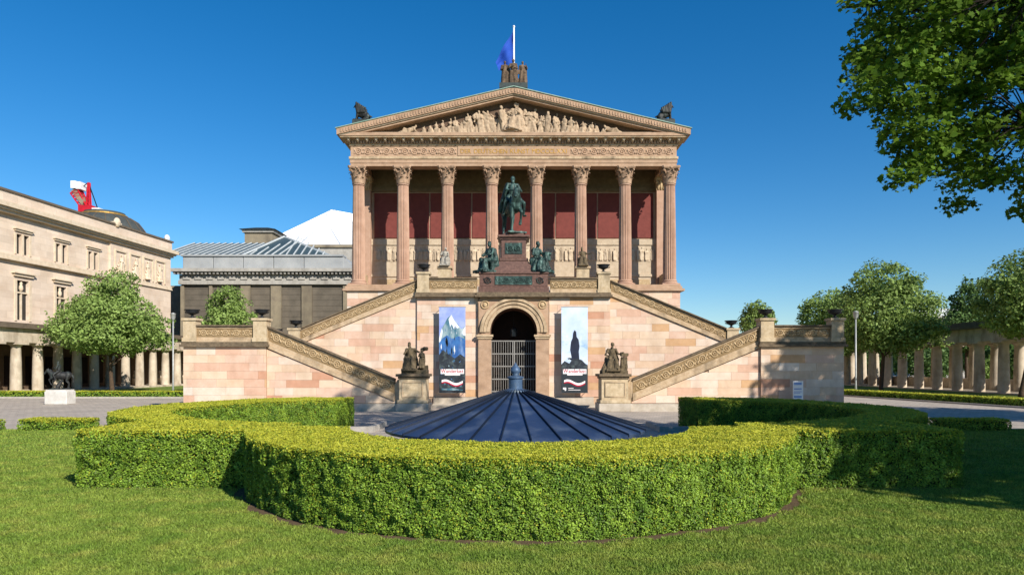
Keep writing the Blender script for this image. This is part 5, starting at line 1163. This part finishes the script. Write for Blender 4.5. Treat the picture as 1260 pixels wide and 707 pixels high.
x = T(1140, 118); tree('background_tree', 'distant dark tree behind the far end of the right colonnade', (x, 118, 0), [(x, 118, 5.5, 6, 5, 4.5)], 6000, .5, M_leafd, G)
for i, (bx_, by, r_, h_) in enumerate(((62, 74, 5, 6), (62, 86, 5, 7), (60, 100, 5, 6.5), (57, 112, 5, 6), (63, 63, 5, 7), (74, 84, 6, 7), (72, 102, 6, 7), (50, 122, 6, 6))):
    lbs = ('dark tree right behind the nearest columns of the right colonnade', 'dark tree behind the middle of the right colonnade', 'dark tree behind the far half of the right colonnade', 'dark tree at the far end behind the right colonnade', 'dark tree behind the colonnade at the right frame edge', 'dark tree in the second row behind the right colonnade, nearer one', 'dark tree in the second row behind the right colonnade, farther one', 'dark tree closing the view past the colonnade end')
    tree('background_tree', lbs[i], (bx_, by, 0), [(bx_, by, h_*.55, r_, r_, h_*.52)], 6500, .45, M_leafd, 'dark trees behind the right colonnade', nb=4)
x, y = T(1216, 68), 68.; tree('bright_bush', 'bright yellow green bush showing between two right colonnade columns', (X(1216, 72), 72, 0), [(X(1216, 72), 72, 1.7, 1.3, 1.2, 1.6)], 2500, .22, M_leafp, None, nb=3, cat='bush', tr=.06)
# big maple overhanging from the right
mp = thing('maple_tree', 'large dark maple whose leafy branches hang in from the upper right', 'tree', (15.5, 12.5, 0))
outl = [(-60, -340), (60, -60), (75, 0), (80, 30), (130, 40), (150, 80), (140, 110), (95, 135), (110, 180), (125, 220), (110, 260), (68, 300), (85, 335), (125, 370), (165, 375), (215, 365), (225, 420), (205, 440), (245, 465), (275, 500), (238, 560), (255, 610), (300, 612), (380, 590), (430, 578), (430, 630), (420, 690), (470, 690), (520, 650), (560, 680), (620, 655), (665, 670), (690, 700), (900, 720), (1300, 560), (1300, -1000), (-60, -1000)]
outl = [(1000+a/2.62, b/2.62) for a, b in outl]
P = []; N = []; cl_ = []; rr = random.Random(21); tries = 0
while len(cl_) < 1150 and tries < 20000:
    tries += 1; px, py, d = rr.uniform(980, 1480), rr.uniform(-380, 275), rr.uniform(11.5, 17.5)
    if not inpoly(np.array([[px, py]]), outl)[0]: continue
    if 1195 < px < 1262 and 110 < py < 190 and rr.random() < .5: continue
    if py < -10 and rr.random() < .35: continue
    e = 7 if py > 120 else 10
    if not all(inpoly(np.array([[px+a, py+b]]), outl)[0] for a, b in ((-e, 0), (0, e))): continue
    cl_.append(Vector((X(px, d), d, Z(py, d))))
for c in cl_:
    q = rr.randint(55, 85); g = rng.normal(0, 1, (q, 3)); g = norm(g)*(rng.random((q, 1))**.45); g *= np.array((.42, .42, .2)); P.append(np.array(c)+g); N.append(np.tile((-.1, -.35, .75), (q, 1)))
for _ in range(190):  # unseen crown clumps, added sunward to shade the branches in view
    c = (rr.uniform(10.6, 17.5), rr.uniform(6, 12), rr.uniform(8, 15)); g = norm(rng.normal(0, 1, (46, 3)))*(rng.random((46, 1))**.45)*np.array((.6, .6, .35)); P.append(np.array(c)+g); N.append(np.tile((0., 0, 1.), (46, 1)))
mb = MB(); fork = Vector((14.9, 12.8, 5.2)); mb.tube([(15.5, 12.5, 0), (15.4, 12.5, .5), (15.2, 12.6, 3), fork, (14.5, 13.2, 9.5), (14.2, 13.6, 13)], [.55, .42, .36, .32, .22, .1], 12)
limbs = [[fork, (12.8, 13.4, 8.3), (10.2, 14.0, 9.6), (8.2, 14.2, 9.8)], [(14.6, 13.1, 8), (12, 14.8, 10.3), (9.5, 15.8, 10.9), (7.8, 16, 10.8)], [fork, (12.9, 12.6, 6.6), (11, 12.9, 7.2), (9.6, 13.4, 7.0)], [(14.6, 13.1, 8), (13, 12, 9.4), (10.5, 11.9, 9.3), (8.6, 12.3, 9.0)], [(14.3, 13.4, 10), (12, 13.5, 12.3), (9.8, 13.8, 13)]]
for l in limbs: mb.tube(l, [.17, .12, .075, .03][:len(l)], 8)
LP_ = [Vector(p) for l in limbs for p in smooth_line([tuple(v) for v in l], 1)] if False else [Vector(a).lerp(Vector(b), t) for l in limbs for a, b in zip(l[:-1], l[1:]) for t in (0, .33, .66)]
for c in cl_:
    if min((v-c).length for v in LP_) > 2.2: continue
    s = min(LP_, key=lambda v: (v-c).length); mb.tube([s, s.lerp(c, .5)+Vector((rr.uniform(-.3, .3), rr.uniform(-.3, .3), .2)), c], [.016, .012, .006], 4)
mb.build('trunk', M_barkl, mp, smooth=True)
add_leaf('crown', leaf_mesh('crown', np.concatenate(P), np.concatenate(N), .115, M_maple, 'maple', .55), mp)

# trees standing beside the view on the right: their shade falls into it
for bx_, by, cz, r_, h_, n_, lb in ((19.4, 5.4, 8.6, 5.6, 4.2, 12000, 'large tree beyond the right frame edge shading the right hedge'), (29.6, 20.3, 13.6, 3.6, 3.5, 3600, 'tree beyond the right frame edge dappling the right stair block'),
    (22.5, 12.6, 8.8, 5.4, 4.0, 12000, 'tree beyond the right frame edge shading the hooked right hedge'), (31.5, 24, 8.5, 4.6, 3.6, 5000, 'tree beyond the right frame edge shading the right path')):
    tree('shade_tree', lb, (bx_, by, 0), [(bx_, by, cz, r_, r_, h_)], n_, .5, M_leafd, None, tr=.32)
